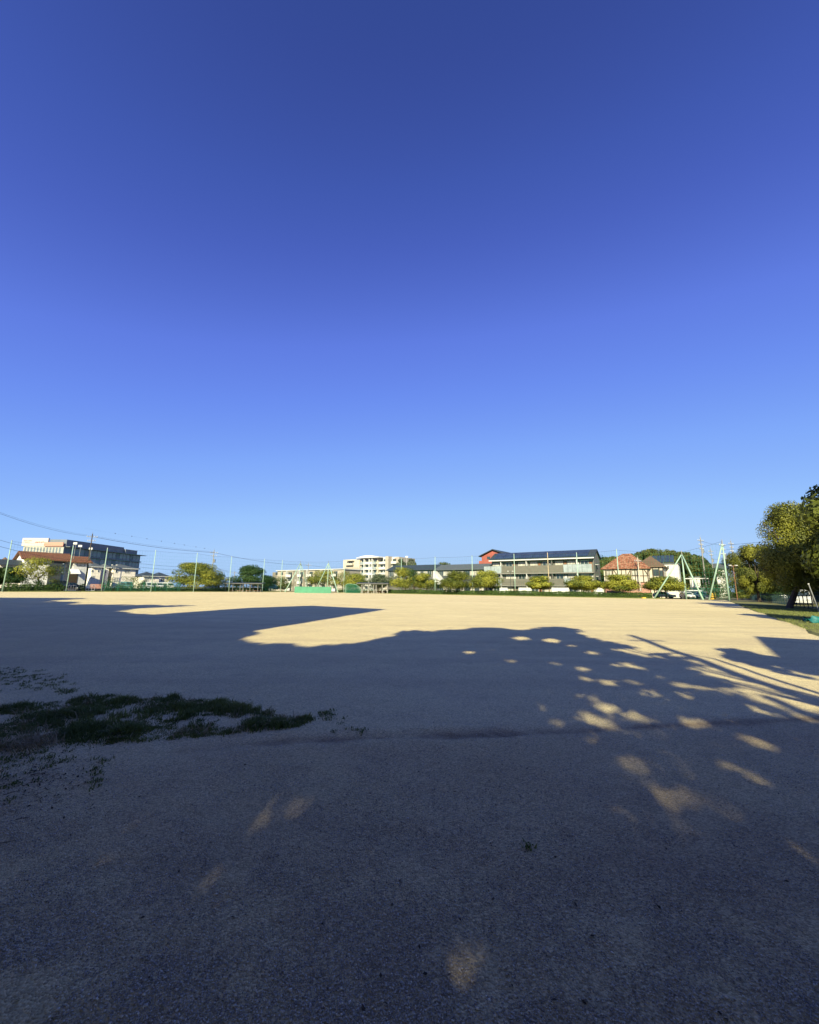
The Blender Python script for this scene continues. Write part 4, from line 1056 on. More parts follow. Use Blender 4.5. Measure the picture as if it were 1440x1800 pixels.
# trees of the right-hand row (near ones are big)
GT = 'row of trees along the right edge of the sand'
def rtree(px, base_y, top, width, low, label, m, seed, n, leaf, off=2.0, **kw):
    # base: on the strip "off" metres outside the sand edge
    fr = REF; d = ray(px, base_y); dd = np.array((d.x, d.y)); nv = fr.v
    tt = (fr.o @ nv + off) / (dd @ nv); p = dd * tt; Y = p[1]
    h = CAM_H + ray(px, top).z / ray(px, top).y * Y; z0 = max(.6, CAM_H + ray(px, low).z / ray(px, low).y * Y)
    return make_tree('leafy_tree', label, p, h, width / 720 * Y * .985 / 2 * (Y / math.hypot(*p)), z0, M['leafR' if m == 'leafM' else m], seed, leaf, n, GT, **kw), p
rtree(1300, 1057, 971, 64, 1050, 'farthest tree of the right row, behind the slanted poles', 'leafM', 91, 14000, .26, 4.5, trunk=.18, lumps=40, cl=.28)
shrub_spots = ((1306, 3.4, 1038, 26), (1322, 6.2, 1034, 34), (1352, 6.0, 1036, 34), (1372, 9.6, 1030, 40))
for q, (px, off, top, wd) in enumerate(shrub_spots):
    xx = REF.xz(px, 1055, off)[0]; p = REF.w(xx, off); h = CAM_H + ray(px, top).z / ray(px, top).y * p[1]
    make_tree('shrub', ('dark shrub at the foot of the farthest tree of the right row', 'dark shrub behind the fence, between the two farthest trees of the right row', 'dark shrub behind the fence, left of the biggest round tree', 'dark shrub behind the trunk of the biggest round tree')[q], p, max(1.2, h), wd / 720 * p[1] * .4, .05, M['leafD'], 140 + q, .22, 2600, 'shrubs at the edge of the field', trunk=.05, lumps=18, cat='shrub', limbs=3)
_, p2 = rtree(1336, 1062, 958, 72, 1053, 'second farthest tree of the right row, yellow-topped', 'leafM', 92, 26000, .22, 3.2, trunk=.22, lumps=44, cl=.28)
_, pbig = rtree(1390, 1074, 884, 146, 1053, 'biggest round tree of the right row, sunlit top and dark underside', 'leafM', 93, 70000, .16, 3.0, trunk=.26, lumps=120, cl=.26, lean=1.7)
_, p5 = rtree(1592, 1088, 866, 190, 1056, 'near tree of the right row cut by the right edge of the picture', 'leafM', 94, 60000, .17, 3.4, trunk=.28, lumps=80, cl=.22)
sh_xy = np.array((pbig[0], pbig[1])) - SXY * 12.0 + np.array((.7, 0))
make_tree('leafy_tree', 'tall tree outside the frame on the right that shades its neighbours', sh_xy, 11.8, 4.7, .8, M['leafM'], 95, .34, 30000, GT, trunk=.3, lumps=50, cl=.26)

for px, by, top, wd, off, sd, lb in ((1325, 1052, 990, 80, 11, 96, 'darker tree behind the second farthest tree of the right row'), (1375, 1054, 975, 110, 12, 97, 'darker tree behind the biggest round tree of the right row'), (1430, 1056, 960, 130, 12.5, 98, 'darker tree behind the near tree at the right edge')):
    rtree(px, by, top, wd, 1052, lb, 'leafD', sd, 11000, .36, off, trunk=.2, lumps=40, cl=.32)
hedge(REF, REF.xz(1296, 1050, 16)[0] - 8, 10, 15.5, 17.5, 4.2, 'tall dark hedge added as backdrop at the far side of the parking under the right-hand trees', 88, 'leafD', leaf=.34, dens=220)  # dark backdrop added to close sky gaps under the trees
hedge(REF, REF.xz(1310, 1050, 7.2)[0] - 6, REF.xz(1366, 1060, 7.2)[0], 6.9, 8.2, 1.3, 'dark low hedge behind the blue-green fence under the right-hand trees', 86, 'leafD', dens=90)
make_tree('leafy_tree', 'tree added just outside the frame on the right to shade the row', np.array((p2[0], p2[1])) - SXY * 11.0 + np.array((3.2, 0)), 11.5, 3.4, .8, M['leafM'], 99, .22, 16000, GT, trunk=.25, lumps=50, cl=.28)  # unseen tree added to darken the right row
make_tree('leafy_tree', 'dark tree at the very right edge of the picture, nearer than the biggest round tree', (float(pbig[0]) + 5.0, float(pbig[1]) - 7.6), 7.1, 3.6, .8, M['leafR'], 111, .18, 40000, GT, trunk=.28, lumps=60, cl=.28)
hedge(FL, hl(396, 3.4), hl(470, 3.4), 3.2, 4.4, 1.9, 'dark hedge behind the long dark shelter', 87, 'leafD', dens=110)
# distant wooded rise on the right and single far trees
def wood():
    r = np.random.default_rng(5); PP, NN, TT = [], [], []
    for k in range(190):
        px = r.uniform(1040, 1262); Y = r.uniform(165, 235)
        prof = np.interp(px, [1040, 1062, 1085, 1110, 1135, 1150, 1180, 1215, 1238, 1255, 1265], [986, 978, 976, 972, 967, 962, 963, 968, 976, 990, 1000])
        top = prof + r.uniform(0, 26) ** 1.0 * (0.12 if r.random() < .6 else 1)
        base = at(px, 1035, Y); h = at(px, top, Y)[2]; rad = r.uniform(2.2, 4.2); hh = min(h * .9, r.uniform(7, 12))
        P, N, T, C = crown_points(rad, rad, hh / 2, 1100, 1000 + k, 12, .4)
        PP.append(P + np.array((base[0], Y, h - hh / 2))); NN.append(N); TT.append(np.clip(T * .7 + r.uniform(-.15, .45) + .25 * (px > 1130) * (px < 1210), 0, 1))
    P, N, T = np.vstack(PP), np.vstack(NN), np.concatenate(TT)
    o = np_mesh('wooded_hill_trees', leaf_quads(P, N, .6, r), 4, M['leafB'], None, T)
    tag(o, 'wooded rise with bamboo and broad trees behind the white house', 'wood', kind='stuff')
    mb = MB(); ga = [at(px, y + 9, 225) for px, y in ((1020, 1030), (1050, 985), (1085, 980), (1135, 974), (1180, 970), (1220, 976), (1250, 995), (1280, 1030))]
    n = len(ga)
    for a, b in zip(ga[:-1], ga[1:]):
        k = 160 / 225
        mb.poly((a[0] * k, 160, -.05), (b[0] * k, 160, -.05), (b[0], 225, b[2]), (a[0], 225, a[2]))
        mb.poly((a[0], 225, a[2]), (b[0], 225, b[2]), (b[0] * 1.3, 300, -.05), (a[0] * 1.3, 300, -.05))
    tag(mb.build('hill', M['earth']), kind='structure')
wood()
def back_tree(px, Y, top, width, low, label, m, seed, n=1600, leaf=.5):
    p = at(px, 1035, Y); h = at(px, top, Y)[2]; z0 = at(px, low, Y)[2]
    make_tree('distant_tree', label, (p[0], Y), h, width / 720 * Y / 2, z0, M[m], seed, leaf, n, 'trees showing above the far roofs', trunk=.3, lumps=18)
back_tree(704, 190, 982, 14, 1000, 'grey-green tree right of the cream tower', 'leafG', 101)
back_tree(723, 190, 982, 16, 1000, 'pale tree above the left dark roof', 'leafG', 102)
back_tree(783, 170, 988.5, 36, 1003, 'rounded tree top showing above the low dark roof', 'leafM', 103)
back_tree(752, 175, 993, 14, 1003, 'small dark tree top left of the centre pole', 'leafD', 104)
back_tree(1033, 150, 969, 44, 990, 'dark tree showing above the right end of the solar roof', 'leafD', 105)
back_tree(728, 125, 1003, 16, 1028, 'dark bush below the cream tower', 'leafD', 106, 900, .35)

M['darkpost'] = mat('weathered_grey_post', (0.11, 0.105, 0.095), 0.7, 0.2)
# ------------------------------------------------------------------ shelters, board, netting
def shelter(pxa, pxb, Y, roof_y, label, legs, benches, matp):
    a = at(pxa, 1041, Y); W = at(pxb, 1041, Y)[0] - a[0]; h = at((pxa + pxb) / 2, roof_y, Y)[2]
    t = thing('field_shelter', label, 'shelter', (a[0], Y, 0), 0, 'open shelters at the far side of the sand')
    MB().prism_x([(-1.6, h - .12), (1.9, h + .22), (1.9, h + .34), (-1.6, h)], -.2, W + .2).build('roof', M['roofdark'], t)
    MB().box(-.15, W + .15, -1.66, -1.56, h - .16, h + .04).build('fascia', M['darkpost'], t)
    for f in legs:
        o = MB().box(f * W - .09, f * W + .09, -1.2, -1.02, 0, h - .12).build('post', M[matp], t)
        MB().box(f * W - .09, f * W + .09, 1.5, 1.68, 0, h + .15).build('post', M[matp], t)
        MB().tube([(f * W, -1.1, h - .9), (f * W, -.3, h - .1)], .05, 5).build('brace', M[matp], t)
    for f in benches:
        b = thing('bench', None, None); b.parent = t; b.name = 'bench'; b.location = (f * W, -.4, 0)
        b2 = MB().box(-.9, .9, -.2, .2, .40, .46).build('seat', M['woodbrown'], b)
        MB().box(-.75, -.6, -.18, .18, -.02, .40).build('bench_leg', M['concrete'], b); MB().box(.6, .75, -.18, .18, -.02, .40).build('bench_leg', M['concrete'], b)
    return t
shelter(397, 461.5, 131, 1025.6, 'long dark flat-roofed shelter in front of the broad dark tree', (.03, .22, .42, .5, .69, .9), (.16, .4, .64, .85), 'darkpost')
shelter(628, 682, 127, 1025.8, 'shelter with pale posts right of the green netting mound', (.16, .36, .54, .62, .82, .98), (.2, .4, .6, .8), 'concrete')
a = at(517.5, 1042, 122); W = at(582, 1042, 122)[0] - a[0]; h = at(550, 1032.6, 122)[2] + .12
t = thing('backstop_board', 'long mint green board standing on the sand in front of the pole pyramids', 'board', (a[0], 122, 0))
for k in range(6):
    MB().box(k * W / 6 + .008, (k + 1) * W / 6 - .008, 0, .16, .0, h).build('panel', M['board'], t)
MB().box(-.05, W + .05, -.03, .2, h + .002, h + .07).build('capping', M['board'], t)
for k in range(7): MB().box(k * W / 6 - .05, k * W / 6 + .05, .162, .3, -.02, h - .1).build('post', M['steel'], t)
def lattice(mb, p, q, z0, z1, step, rad):
    p, q = np.array(p, float), np.array(q, float); L = np.linalg.norm(q - p); n = max(1, int(L / step))
    for k in range(n + 1):
        c = p + (q - p) * k / n; mb.tube([(*c, z0), (*c, z1)], rad, 3)
    for z in np.arange(z0, z1 + .01, step): mb.tube([(*p, z), (*q, z)], rad, 3)
# mound of green netting: hooped frame with net draped over it
a = at(606, 1042, 130); W = at(636, 1042, 130)[0] - a[0]; h = at(620, 1026.3, 130)[2]
t = thing('netting_cage', 'mound of dark green netting draped over hoops left of the pale-posted shelter', 'net', (a[0], 130, 0))
prof = [(0, 0), (0, h * .8), (W * .12, h * .98), (W * .3, h), (W * .62, h * .93), (W * .82, h * .62), (W * .95, h * .2), (W, 0)]
for yy in (0, 1.4, 2.8): MB().tube([(x, yy, z) for x, z in prof], .04, 6).build('hoop', M['pole'], t)
nb = MB(); xs = np.arange(0, W, .16)
for x in xs:
    z = np.interp(x, [p[0] for p in prof], [p[1] for p in prof]); 
    for yy in (-.03, 2.83): nb.tube([(x, yy, .02), (x, yy, z)], .022, 3)
    nb.tube([(x, 0, z), (x, 2.8, z)], .022, 3)
for z in np.arange(.05, h, .16):
    xr = W * (1 - .38 * (z / h) ** 2)
    nb.tube([(0, -.03, z), (xr, -.03, z)], .022, 3); nb.tube([(0, 2.83, z), (xr, 2.83, z)], .022, 3)
tag(nb.build('netting', M['netgreen'], t), kind='stuff')
# green mesh fence on the left
def mesh_fence(fr, x0, x1, off, h, label, step=.2, rad=.009, post=3.0, mn='netgreen'):
    L = x1 - x0; t = thing('mesh_fence', label, 'fence', (*fr.w(x0, off), 0), fr.rot)
    n = int(L / post) + 1
    for k in range(n + 1): MB().tube([(min(L, k * post), 0, -.05), (min(L, k * post), 0, h + .04)], .035, 6).build('post', M[mn], t)
    for z in (.06, h): MB().tube([(0, 0, z), (L, 0, z)], .025, 5).build('rail', M[mn], t)
    nb = MB(); lattice(nb, (0, -.03), (L, -.03), .08, h - .02, step, rad); tag(nb.build('mesh', M[mn], t), kind='stuff')
    return t
mesh_fence(FL, hl(183, .9), hl(316, .9), .9, 2.5, 'green mesh fence in front of the parked white vans')
mesh_fence(FL, hl(466, 1.2), hl(482, 1.2), 1.2, 3.0, 'short tall green mesh fence at the right end of the dark shelter')
mesh_fence(FR, hx(1205, 6), hx(1283, 6), 6, 2.2, 'dark green mesh fence behind the pole pyramids on the right', .22, .011)
x0_, x1_ = [REF.xz(p, q, 4.4)[0] for p, q in ((1308, 1050), (1436, 1070))]
mesh_fence(REF, min(x0_, x1_), max(x0_, x1_) + 10, 4.4, 1.25, 'blue-green fence under the trees on the right', .34, .009, 2.0, 'bluefence')
def white_fence(pxa, pxb, off, h, label):
    x0, x1 = hl(pxa, off), hl(pxb, off); L = x1 - x0
    t = thing('white_fence', label, 'fence', (*FL.w(x0, off), 0), FL.rot, 'white railings beside the tiled house')
    for z in (.25, h): MB().box(0, L, -.03, .03, z - .05, z + .05).build('rail', M['white'], t)
    n = max(3, int(L / .45))
    for k in range(n + 1):
        x = L * k / n; MB().box(x - .035, x + .035, -.05, -.032, .0, h - .06).build('slat', M['white'], t)
white_fence(111, 133, 3.2, 1.5, 'white railing in front of the awning house'); white_fence(151, 166, 3.6, 1.6, 'short white railing right of the awning house'); white_fence(185, 203, 5.0, 1.3, 'white railing behind the left end of the mesh fence')
x0_, x1_ = hl(108, 4.4), hl(138, 4.4)
t = thing('low_wall', 'low tan block wall below the awning house', 'wall', (*FL.w(x0_, 4.4), 0), FL.rot)
nB = 8
for k in range(nB):
    for j in range(2): MB().box(k * (x1_ - x0_) / nB + .01, (k + 1) * (x1_ - x0_) / nB - .01, 0, .2, j * .4, j * .4 + .385).build('block', M['polerust'], t)
x0_, x1_ = FR.x(1066, 9.5), FR.x(1128, 9.5)
t = thing('low_wall', 'low pinkish brick wall below the orange-roofed house', 'wall', (*FR.w(x0_, 9.5), 0), FR.rot)
MB().box(0, x1_ - x0_, 0, .25, -.05, 1.5).build('brickwork', M['brick'], t); MB().box(-.05, x1_ - x0_ + .05, -.04, .29, 1.502, 1.6).build('coping', M['concrete'], t)

# ------------------------------------------------------------------ vehicles
def make_car(label, paint, kind, xy, rot, group='vehicles parked beyond the field', z=0.0):
    """nose towards local -y"""
    t = thing('parked_van' if kind == 'van' else 'parked_car', label, 'van' if kind == 'van' else 'car', (*xy, z), rot, group)
    if kind == 'van':
        L, Wd, pr = 4.4, 1.7, [(-2.2, .35), (-2.22, .85), (-1.95, 1.05), (-1.45, 1.72), (-1.2, 1.9), (2.0, 1.92), (2.15, 1.75), (2.2, .9), (2.18, .35)]
        gl = [(-1.38, 1.1), (-1.1, 1.68), (1.9, 1.70), (1.95, 1.1)]; ws = ((-1.93, 1.1), (-1.5, 1.68))
    else:
        L, Wd, pr = 4.2, 1.7, [(-2.1, .3), (-2.12, .62), (-1.9, .78), (-1.05, .9), (-.45, 1.36), (-.1, 1.45), (1.1, 1.44), (1.6, 1.2), (2.0, .98), (2.1, .85), (2.1, .3)]
        gl = [(-.85, .93), (-.35, 1.33), (1.0, 1.35), (1.5, 1.0)]; ws = ((-1.0, .95), (-.5, 1.33))
    w = Wd / 2; top = max(z for _, z in pr)
    mb = MB(); n = len(pr)
    def tw(z): return w * (1 - .13 * max(0, (z - .85)) / (top - .85 + .01))
    L0 = [(-tw(z), y, z) for y, z in pr]; R0 = [(tw(z), y, z) for y, z in pr]
    i = len(mb.v); mb.v += L0 + R0
    for k in range(n - 1): mb.f.append((k, k + n, k + 1 + n, k + 1))
    mb.f.append((n - 1, 2 * n - 1, n, 0)); mb.f.append(tuple(range(n))); mb.f.append(tuple(range(2 * n - 1, n - 1, -1)))
    body = mb.build('body', M[paint], t)
    for s in (-1, 1):
        g = MB(); g.poly(*[(s * (tw(z) + .012), y, z) for y, z in (gl if s < 0 else gl[::-1])]); g.build('side_window', M['glass'], t)
    (ya, za), (yb, zb_) = ws
    MB().poly((-tw(za) * .88, ya - .03, za), (tw(za) * .88, ya - .03, za), (tw(zb_) * .86, yb - .03, zb_), (-tw(zb_) * .86, yb - .03, zb_)).build('windscreen', M['glass'], t)
    if kind == 'van': MB().box(-w * .75, w * .75, 2.2, 2.215, 1.1, 1.65).build('rear_window', M['glass'], t)
    else: MB().poly((-.6, 1.63, 1.2), (.6, 1.63, 1.2), (.62, 1.13, 1.43), (-.62, 1.13, 1.43)).build('rear_window', M['glass'], t)
    for s in (-1, 1):
        MB().box(s * w * .62 - .16, s * w * .62 + .16, -L / 2 - .04, -L / 2 + .1, .6, .78).build('headlight', M['lamp'], t)
        MB().box(s * w * .8 - .07, s * w * .8 + .07, L / 2 - .05, L / 2 + .03, .7, .95).build('tail_light', M['signred'], t)
        for yy in (-L * .31, L * .31):
            wl_ = MB().tube([(s * (w - .2), yy, .31), (s * (w + .01), yy, .31)], .31, 14).build('wheel', M['rubber'], t)
            MB().tube([(s * (w + .012), yy, .31), (s * (w + .03), yy, .31)], .19, 10).build('rim', M['steel'], wl_)
    MB().box(-w * .9, w * .9, -L / 2 - .06, -L / 2 + .02, .33, .55).build('bumper', M[paint if kind == 'van' else 'darkmetal'], t)
    MB().box(-.17, .17, -L / 2 - .075, -L / 2 - .062, .4, .52).build('number_plate', M['white'], t)
    return t
vr = FL.rot
vans = [(222, 7.5, 'white van half hidden behind the left part of the mesh fence', 'carteal'), (257.5, 7.5, 'white van left of the net pole, behind the mesh fence', 'carwhite'), (275.5, 7.5, 'white van right of the net pole, behind the mesh fence', 'carwhite'), (294, 7.6, 'white van next to the big round tree', 'carwhite')]
for px, off, lb, pt in vans:
    make_car(lb if pt == 'carwhite' else 'teal van half hidden behind the left part of the mesh fence', pt, 'van', FL.w(hl(px, off), off), vr, z=.7)
make_car('dark van parked left of the awning house', 'cardark', 'van', FL.w(hl(103, 8), 8), vr + R(60), z=.7)
make_car('dark blue car in front of the shop awning', 'cardark', 'car', FL.w(hl(128, 9), 9), vr + R(70), z=.7)
make_car('white car under the big round tree', 'carwhite', 'car', FL.w(hl(370, 10), 10), vr + R(20), z=.7)
make_car('teal small car at the right end of the dark shelter', 'carteal', 'van', FL.w(hl(476, 5), 5), vr + R(75), z=.7)
make_car('white car half hidden left of the left pole pyramid', 'carwhite', 'car', FL.w(hl(493, 8), 8), vr + R(70), z=.7)
make_car('silver car behind the wide round tree', 'carsilver', 'car', FR.w(FR.x(1166, 8), 8), FR.rot + R(80))
make_car('small white car behind the middle leg of the three-pole pyramid', 'carwhite', 'car', FR.w(FR.x(1206, 7.6), 7.6), FR.rot + R(20))
make_car('white van on the road right of the white house', 'carwhite', 'van', FR.w(FR.x(1222, 20), 20), FR.rot + R(70))
make_car('silver car beside the carport', 'carsilver', 'car', FR.w(FR.x(1236, 17), 17), FR.rot + R(75))
pw = REF.w(REF.xz(1413, 1062, 6.6)[0], 6.6); make_car('white van seen through the gap under the right-hand trees', 'carwhite', 'van', pw, REF.rot + R(80))
pw = REF.w(REF.xz(1362, 1058, 9.5)[0], 9.5); make_car('silver car in deep shade under the right-hand trees', 'carsilver', 'car', pw, REF.rot + R(10))
# carport and sheds on the right
x0_ = FR.x(1206, 22); t = thing('carport', 'flat pale carport roof above parked cars, right of the white house', 'carport', (*FR.w(x0_, 22), 0), FR.rot)
W = FR.x(1247, 22) - x0_; hz = FR.z(1225, 1017.5, 22)
MB().box(0, W, 0, 5, hz, hz + .18).build('roof', M['white'], t)
for k in range(5):
    MB().tube([(W * k / 4, .2, 0), (W * k / 4, .2, hz)], .07, 6).build('post', M['steel'], t)
MB().box(0, W, 4.8, 4.95, -.05, 2.6).build('back_wall', M['officedark'], t)
x0_ = FR.x(1214, 40); t = thing('shed', 'low pale grey building behind the carport', 'building', (*FR.w(x0_, 40), 0), FR.rot)
W = FR.x(1232, 40) - x0_; wallbox(t, 0, W, 0, 8, -.1, FR.z(1222, 1014.5, 40), M['whitewall']); MB().box(-.2, W + .2, -.3, 8.2, FR.z(1222, 1014.5, 40) + .002, FR.z(1222, 1014.5, 40) + .2).build('roof', M['roofgrey'], t)
for k in range(3): win(t, .8 + k * 2.2, 2.2 + k * 2.2, 1.2, 2.8, 0, 'glass', 'white', 2)
x0_ = FR.x(1262, 46); t = thing('house', 'white gabled house between the slanted poles and the right trees', 'house', (*FR.w(x0_, 46), 0), FR.rot)
W = FR.x(1278, 46) - x0_; ze = FR.z(1270, 1000, 46); gwall(t, 0, W, 0, 7, ze, ze + 1.5, M['whitewall']); gable(t, 0, W, 0, 7, ze, ze + 1.6, M['roofgrey'], .4); win(t, W * .3, W * .7, ze - 2.2, ze - .8, 0, 'glass', 'white', 2)

# ------------------------------------------------------------------ utility poles, lamps and wires
def upole(px, Y, top, label, arms=2, can=True, r=.16, mtl='concrete'):
    p = at(px, 1035, Y); h = at(px, top, Y)[2]
    t = thing('utility_pole', label, 'utility pole', (p[0], Y, 0), R(25), 'utility poles around the field')
    MB().tube([(0, 0, -.1), (0, 0, h)], [r * 1.15, r * .75], 10).build('shaft', M[mtl], t)
    for k in range(arms):
        z = h - .9 - k * 1.1; wd = 1.2 if k == 0 else .9
        MB().box(-wd, wd, -.06, .06, z - .06, z + .06).build('crossarm', M['steel'], t)
        for q in (-1, -.45, .45, 1): MB().tube([(q * wd * .93, 0, z + .05), (q * wd * .93, 0, z + .32)], .06, 6).build('insulator', M['white'], t)
    if can: MB().tube([(.42, 0, h - 4.2), (.42, 0, h - 3.1)], .3, 10).build('transformer', M['steel'], t)
    MB().tube([(0, 0, h), (0, 0, h + .6)], .03, 5).build('spike', M['steel'], t)
    return np.array((p[0], Y, h))
U1 = upole(148, 112, 938, 'dark brown utility pole in front of the big office', 2, False, .15, 'bark')
U2 = upole(370, 140, 967, 'utility pole rising above the big round tree', 2, True)
U3 = upole(410, 200, 1004, 'far small utility pole behind the dark shelter', 1, False)
U4 = upole(1126, 101, 980, 'slim pale utility pole in front of the orange-roofed house', 1, False, .12, 'cream')
U5 = upole(1242, 110, 945, 'utility pole with transformer between the pyramids on the right', 3, True, .15)
U6 = upole(1280, 98, 952, 'stout utility pole with a wide crossarm behind the slanted poles', 3, True, .17)
U7 = upole(1296, 120, 951, 'thin far utility pole left of the right-hand trees', 3, False, .13)
U8 = upole(540, 175, 990, 'thin far utility pole behind the left pole pyramid', 1, False, .12)
U9 = upole(1258, 130, 965, 'thin utility pole beside the slanted poles', 2, True, .12)
U0 = upole(-70, 78, 880, 'utility pole outside the frame at the left', 2, False)
U10 = upole(1560, 75, 905, 'utility pole outside the frame behind the right-hand trees', 3, False)
def wires(label, specs):
    o = specs[0][0]; t = thing('overhead_wires', label, 'wires', (o[0], o[1], 0))
    for a, b, sag, rad in specs:
        a, b = np.array(a, float) - np.array((o[0], o[1], 0)), np.array(b, float) - np.array((o[0], o[1], 0))
        MB().tube([tuple(a + (b - a) * f + np.array((0, 0, -4 * sag * f * (1 - f)))) for f in np.linspace(0, 1, 15)], rad, 4).build('wire', M['wire'], t)
    return t
dz = lambda v, z: np.array((v[0], v[1], v[2] + z))
wires('overhead wires running from the left edge to the brown utility pole', [(dz(U0, -.8), dz(U1, -.8), 1.0, .03), (dz(U0, -.6), dz(U1, -.55), .9, .018), (dz(U0, -6), dz(U1, -6), 1.0, .03), (dz(U0, -7.2), dz(U1, -7.4), 1.0, .035)])
tw_ = wires('overhead wires from the brown utility pole to the pole above the round tree', [(dz(U1, -.8), dz(U2, -.8), .7, .06), (dz(U1, -.5), dz(U2, -.5), .6, .025), (dz(U1, -6), dz(U2, -6), .9, .035), (dz(U1, -7), dz(U2, -7.1), .9, .035), (dz(U1, -8), dz(U2, -8.4), .9, .025)])
wires('overhead wires from the pole above the round tree to the far centre', [(dz(U2, -.8), dz(U8, -.8), 1.0, .05), (dz(U2, -5), dz(U3, -.8), .8, .03), (dz(U8, -.8), (-22, 215, 13), 1.2, .04), (dz(U2, -6), (-60, 210, 7), 1, .03)])
wires('overhead wires between the utility poles on the right', [(dz(U5, -.8), dz(U6, -.8), .3, .025), (dz(U6, -.9), dz(U10, -.9), .8, .025), (dz(U6, -2), dz(U10, -2), .8, .025), (dz(U7, -1), dz(U10, -1.5), .8, .025), (dz(U5, -3), dz(U9, -2), .3, .025), (dz(U9, -3), dz(U6, -4), .3, .03), (dz(U4, -1), dz(U5, -5), .6, .02), (dz(U5, -6), dz(U6, -6), .4, .03)])
# small bird markers on a wire above the left net
o = U1; t = thing('marker_wire', 'thin wire with small dark marker balls above the left net', 'wire', (U1[0], U1[1], 0))
A_, B_ = at(150, 930, 112), at(372, 966, 140); A_[2] = at(150, 929, 112)[2]
MB().tube([tuple(A_ * (1 - f) + B_ * f - np.array((U1[0], U1[1], 0))) for f in np.linspace(0, 1, 9)], .006, 3).build('wire', M['wire'], t)
for f in (.2, .32, .435, .55, .66, .745, .85, .93):
    c = A_ * (1 - f) + B_ * f - np.array((U1[0], U1[1], 0)); c = tuple(c)
    MB().tube([(c[0], c[1], c[2] - .12), (c[0], c[1], c[2]), (c[0], c[1], c[2] + .12)], [.05, .13, .05], 6).build('marker_ball', M['wire'], t)
def lamp(px, fr, off, top, label, kind, mtl):
    p = P_at(px, fr, off); h = CAM_H + ray(px, top).z / ray(px, top).y * p[1]
    t = thing('lamp_post', label, 'lamp', (p[0], p[1], 0), 0, 'lamp posts beyond the field')
    MB().tube([(0, 0, 0), (0, 0, h)], [.07, .05], 8).build('post', M[mtl], t)
    if kind == 'twin':
        MB().box(-.7, .7, -.05, .05, h - .02, h + .06).build('arm', M[mtl], t)
        for s in (-1, 1): MB().box(s * .62 - .22, s * .62 + .22, -.16, .16, h + .062, h + .2).build('lamp_head', M['white'], t)
    else:
        MB().box(-.5, .5, -.25, .05, h, h + .55).build('lamp_head', M['white'], t); MB().box(-.08, .08, .052, .2, h - .3, h + .4).build('bracket', M[mtl], t)
lamp(898, FR, 6, 1005, 'dark lamp post with twin heads in front of the grey apartments', 'twin', 'darkmetal')
lamp(196.5, FL, 8, 994, 'lamp post with twin white heads between the two cream houses', 'twin', 'darkmetal')
lamp(1293.5, FR, 3.5, 995, 'brown lamp post with white heads in front of the far right tree', 'twin', 'woodbrown')
lamp(121.5, FL, 14, 957, 'white floodlight box above the tiled roof, left of the brown pole', 'box', 'steel')
lamp(131, FL, 20, 961.5, 'small white floodlight nearest the brown pole', 'box', 'steel')
lamp(150.5, FL, 20, 966, 'small white floodlight right of the brown pole', 'box', 'steel')
lamp(714.5, FR, 30, 980, 'white mast light above the left dark roof', 'box', 'white')
# slanted thin pole by the verge, rolled teal sheet with a white end
c = G(1437, 1098); t = thing('tarpaulin_roll', 'rolled teal tarpaulin lying on the grass at the right edge', 'tarpaulin', (c[0], c[1], .18), R(-8))
e0 = G(1412, 1097) - c; 
MB().tube([(e0[0], e0[1], 0), (e0[0] * .8, e0[1] * .8, .03), (e0[0] * .4, 0, .05), (0, 0, .02), (.18, 0, .02)], [.10, .19, .2, .2, .17], 12).build('roll', M['teal'], t, True)
MB().tube([(.19, .0, .04), (.5, .05, .1), (1.2, .1, .14), (2.2, .2, .16)], [.1, .13, .12, .1], 8).build('loose_end', M['white'], t, True)
c = REF.w(REF.xz(1446, 1092, 2.0)[0], 2.0); t = thing('stake', 'thin slanted grey stake on the verge at the right edge', 'stake', (*c, 0))
MB().tube([(0, 0, 0), (-.25, .2, 2.0)], .03, 6).build('shaft', M['steel'], t); MB().tube([(-.25, .2, 2.0), (-.255, .205, 2.05)], .045, 6).build('cap', M['white'], t)
x0_ = FL.x(170, 6); t = thing('signboard', 'orange sheet leaning beside the small cream house', 'board', (*FL.w(x0_, 10), 0), FL.rot)
MB().prism_x([(0, 0), (.12, 0), (.5, 1.9), (.4, 1.9)], 0, 2.4).build('sheet', M['signorange'], t); MB().box(.1, .2, .45, .55, 0, 1.6).build('prop', M['steel'], t)
c = FR.w(FR.x(1251, 3.2), 3.2); t = thing('yellow_sheet', 'yellow sheet wrapped at the foot of the slanted poles', 'sheet', (*c, 0), FR.rot)
MB().prism_x([(-.3, 0), (.3, 0), (.2, .9), (0, 1.3), (-.2, 1.0)], -.5, .5).build('sheet', M['yellow'], t); MB().box(-.55, .55, -.36, -.31, .4, .46).build('strap', M['wire'], t)
c = at(1132, 1052.5, 86); t = thing('base_plate', 'small yellow box on the grass left of the three-pole pyramid', 'box', (c[0], 86, .05))
MB().box(-.35, .35, -.2, .2, 0, .2).build('body', M['yellow'], t); MB().box(-.37, .37, -.22, .22, .202, .24).build('lid', M['yellow'], t)

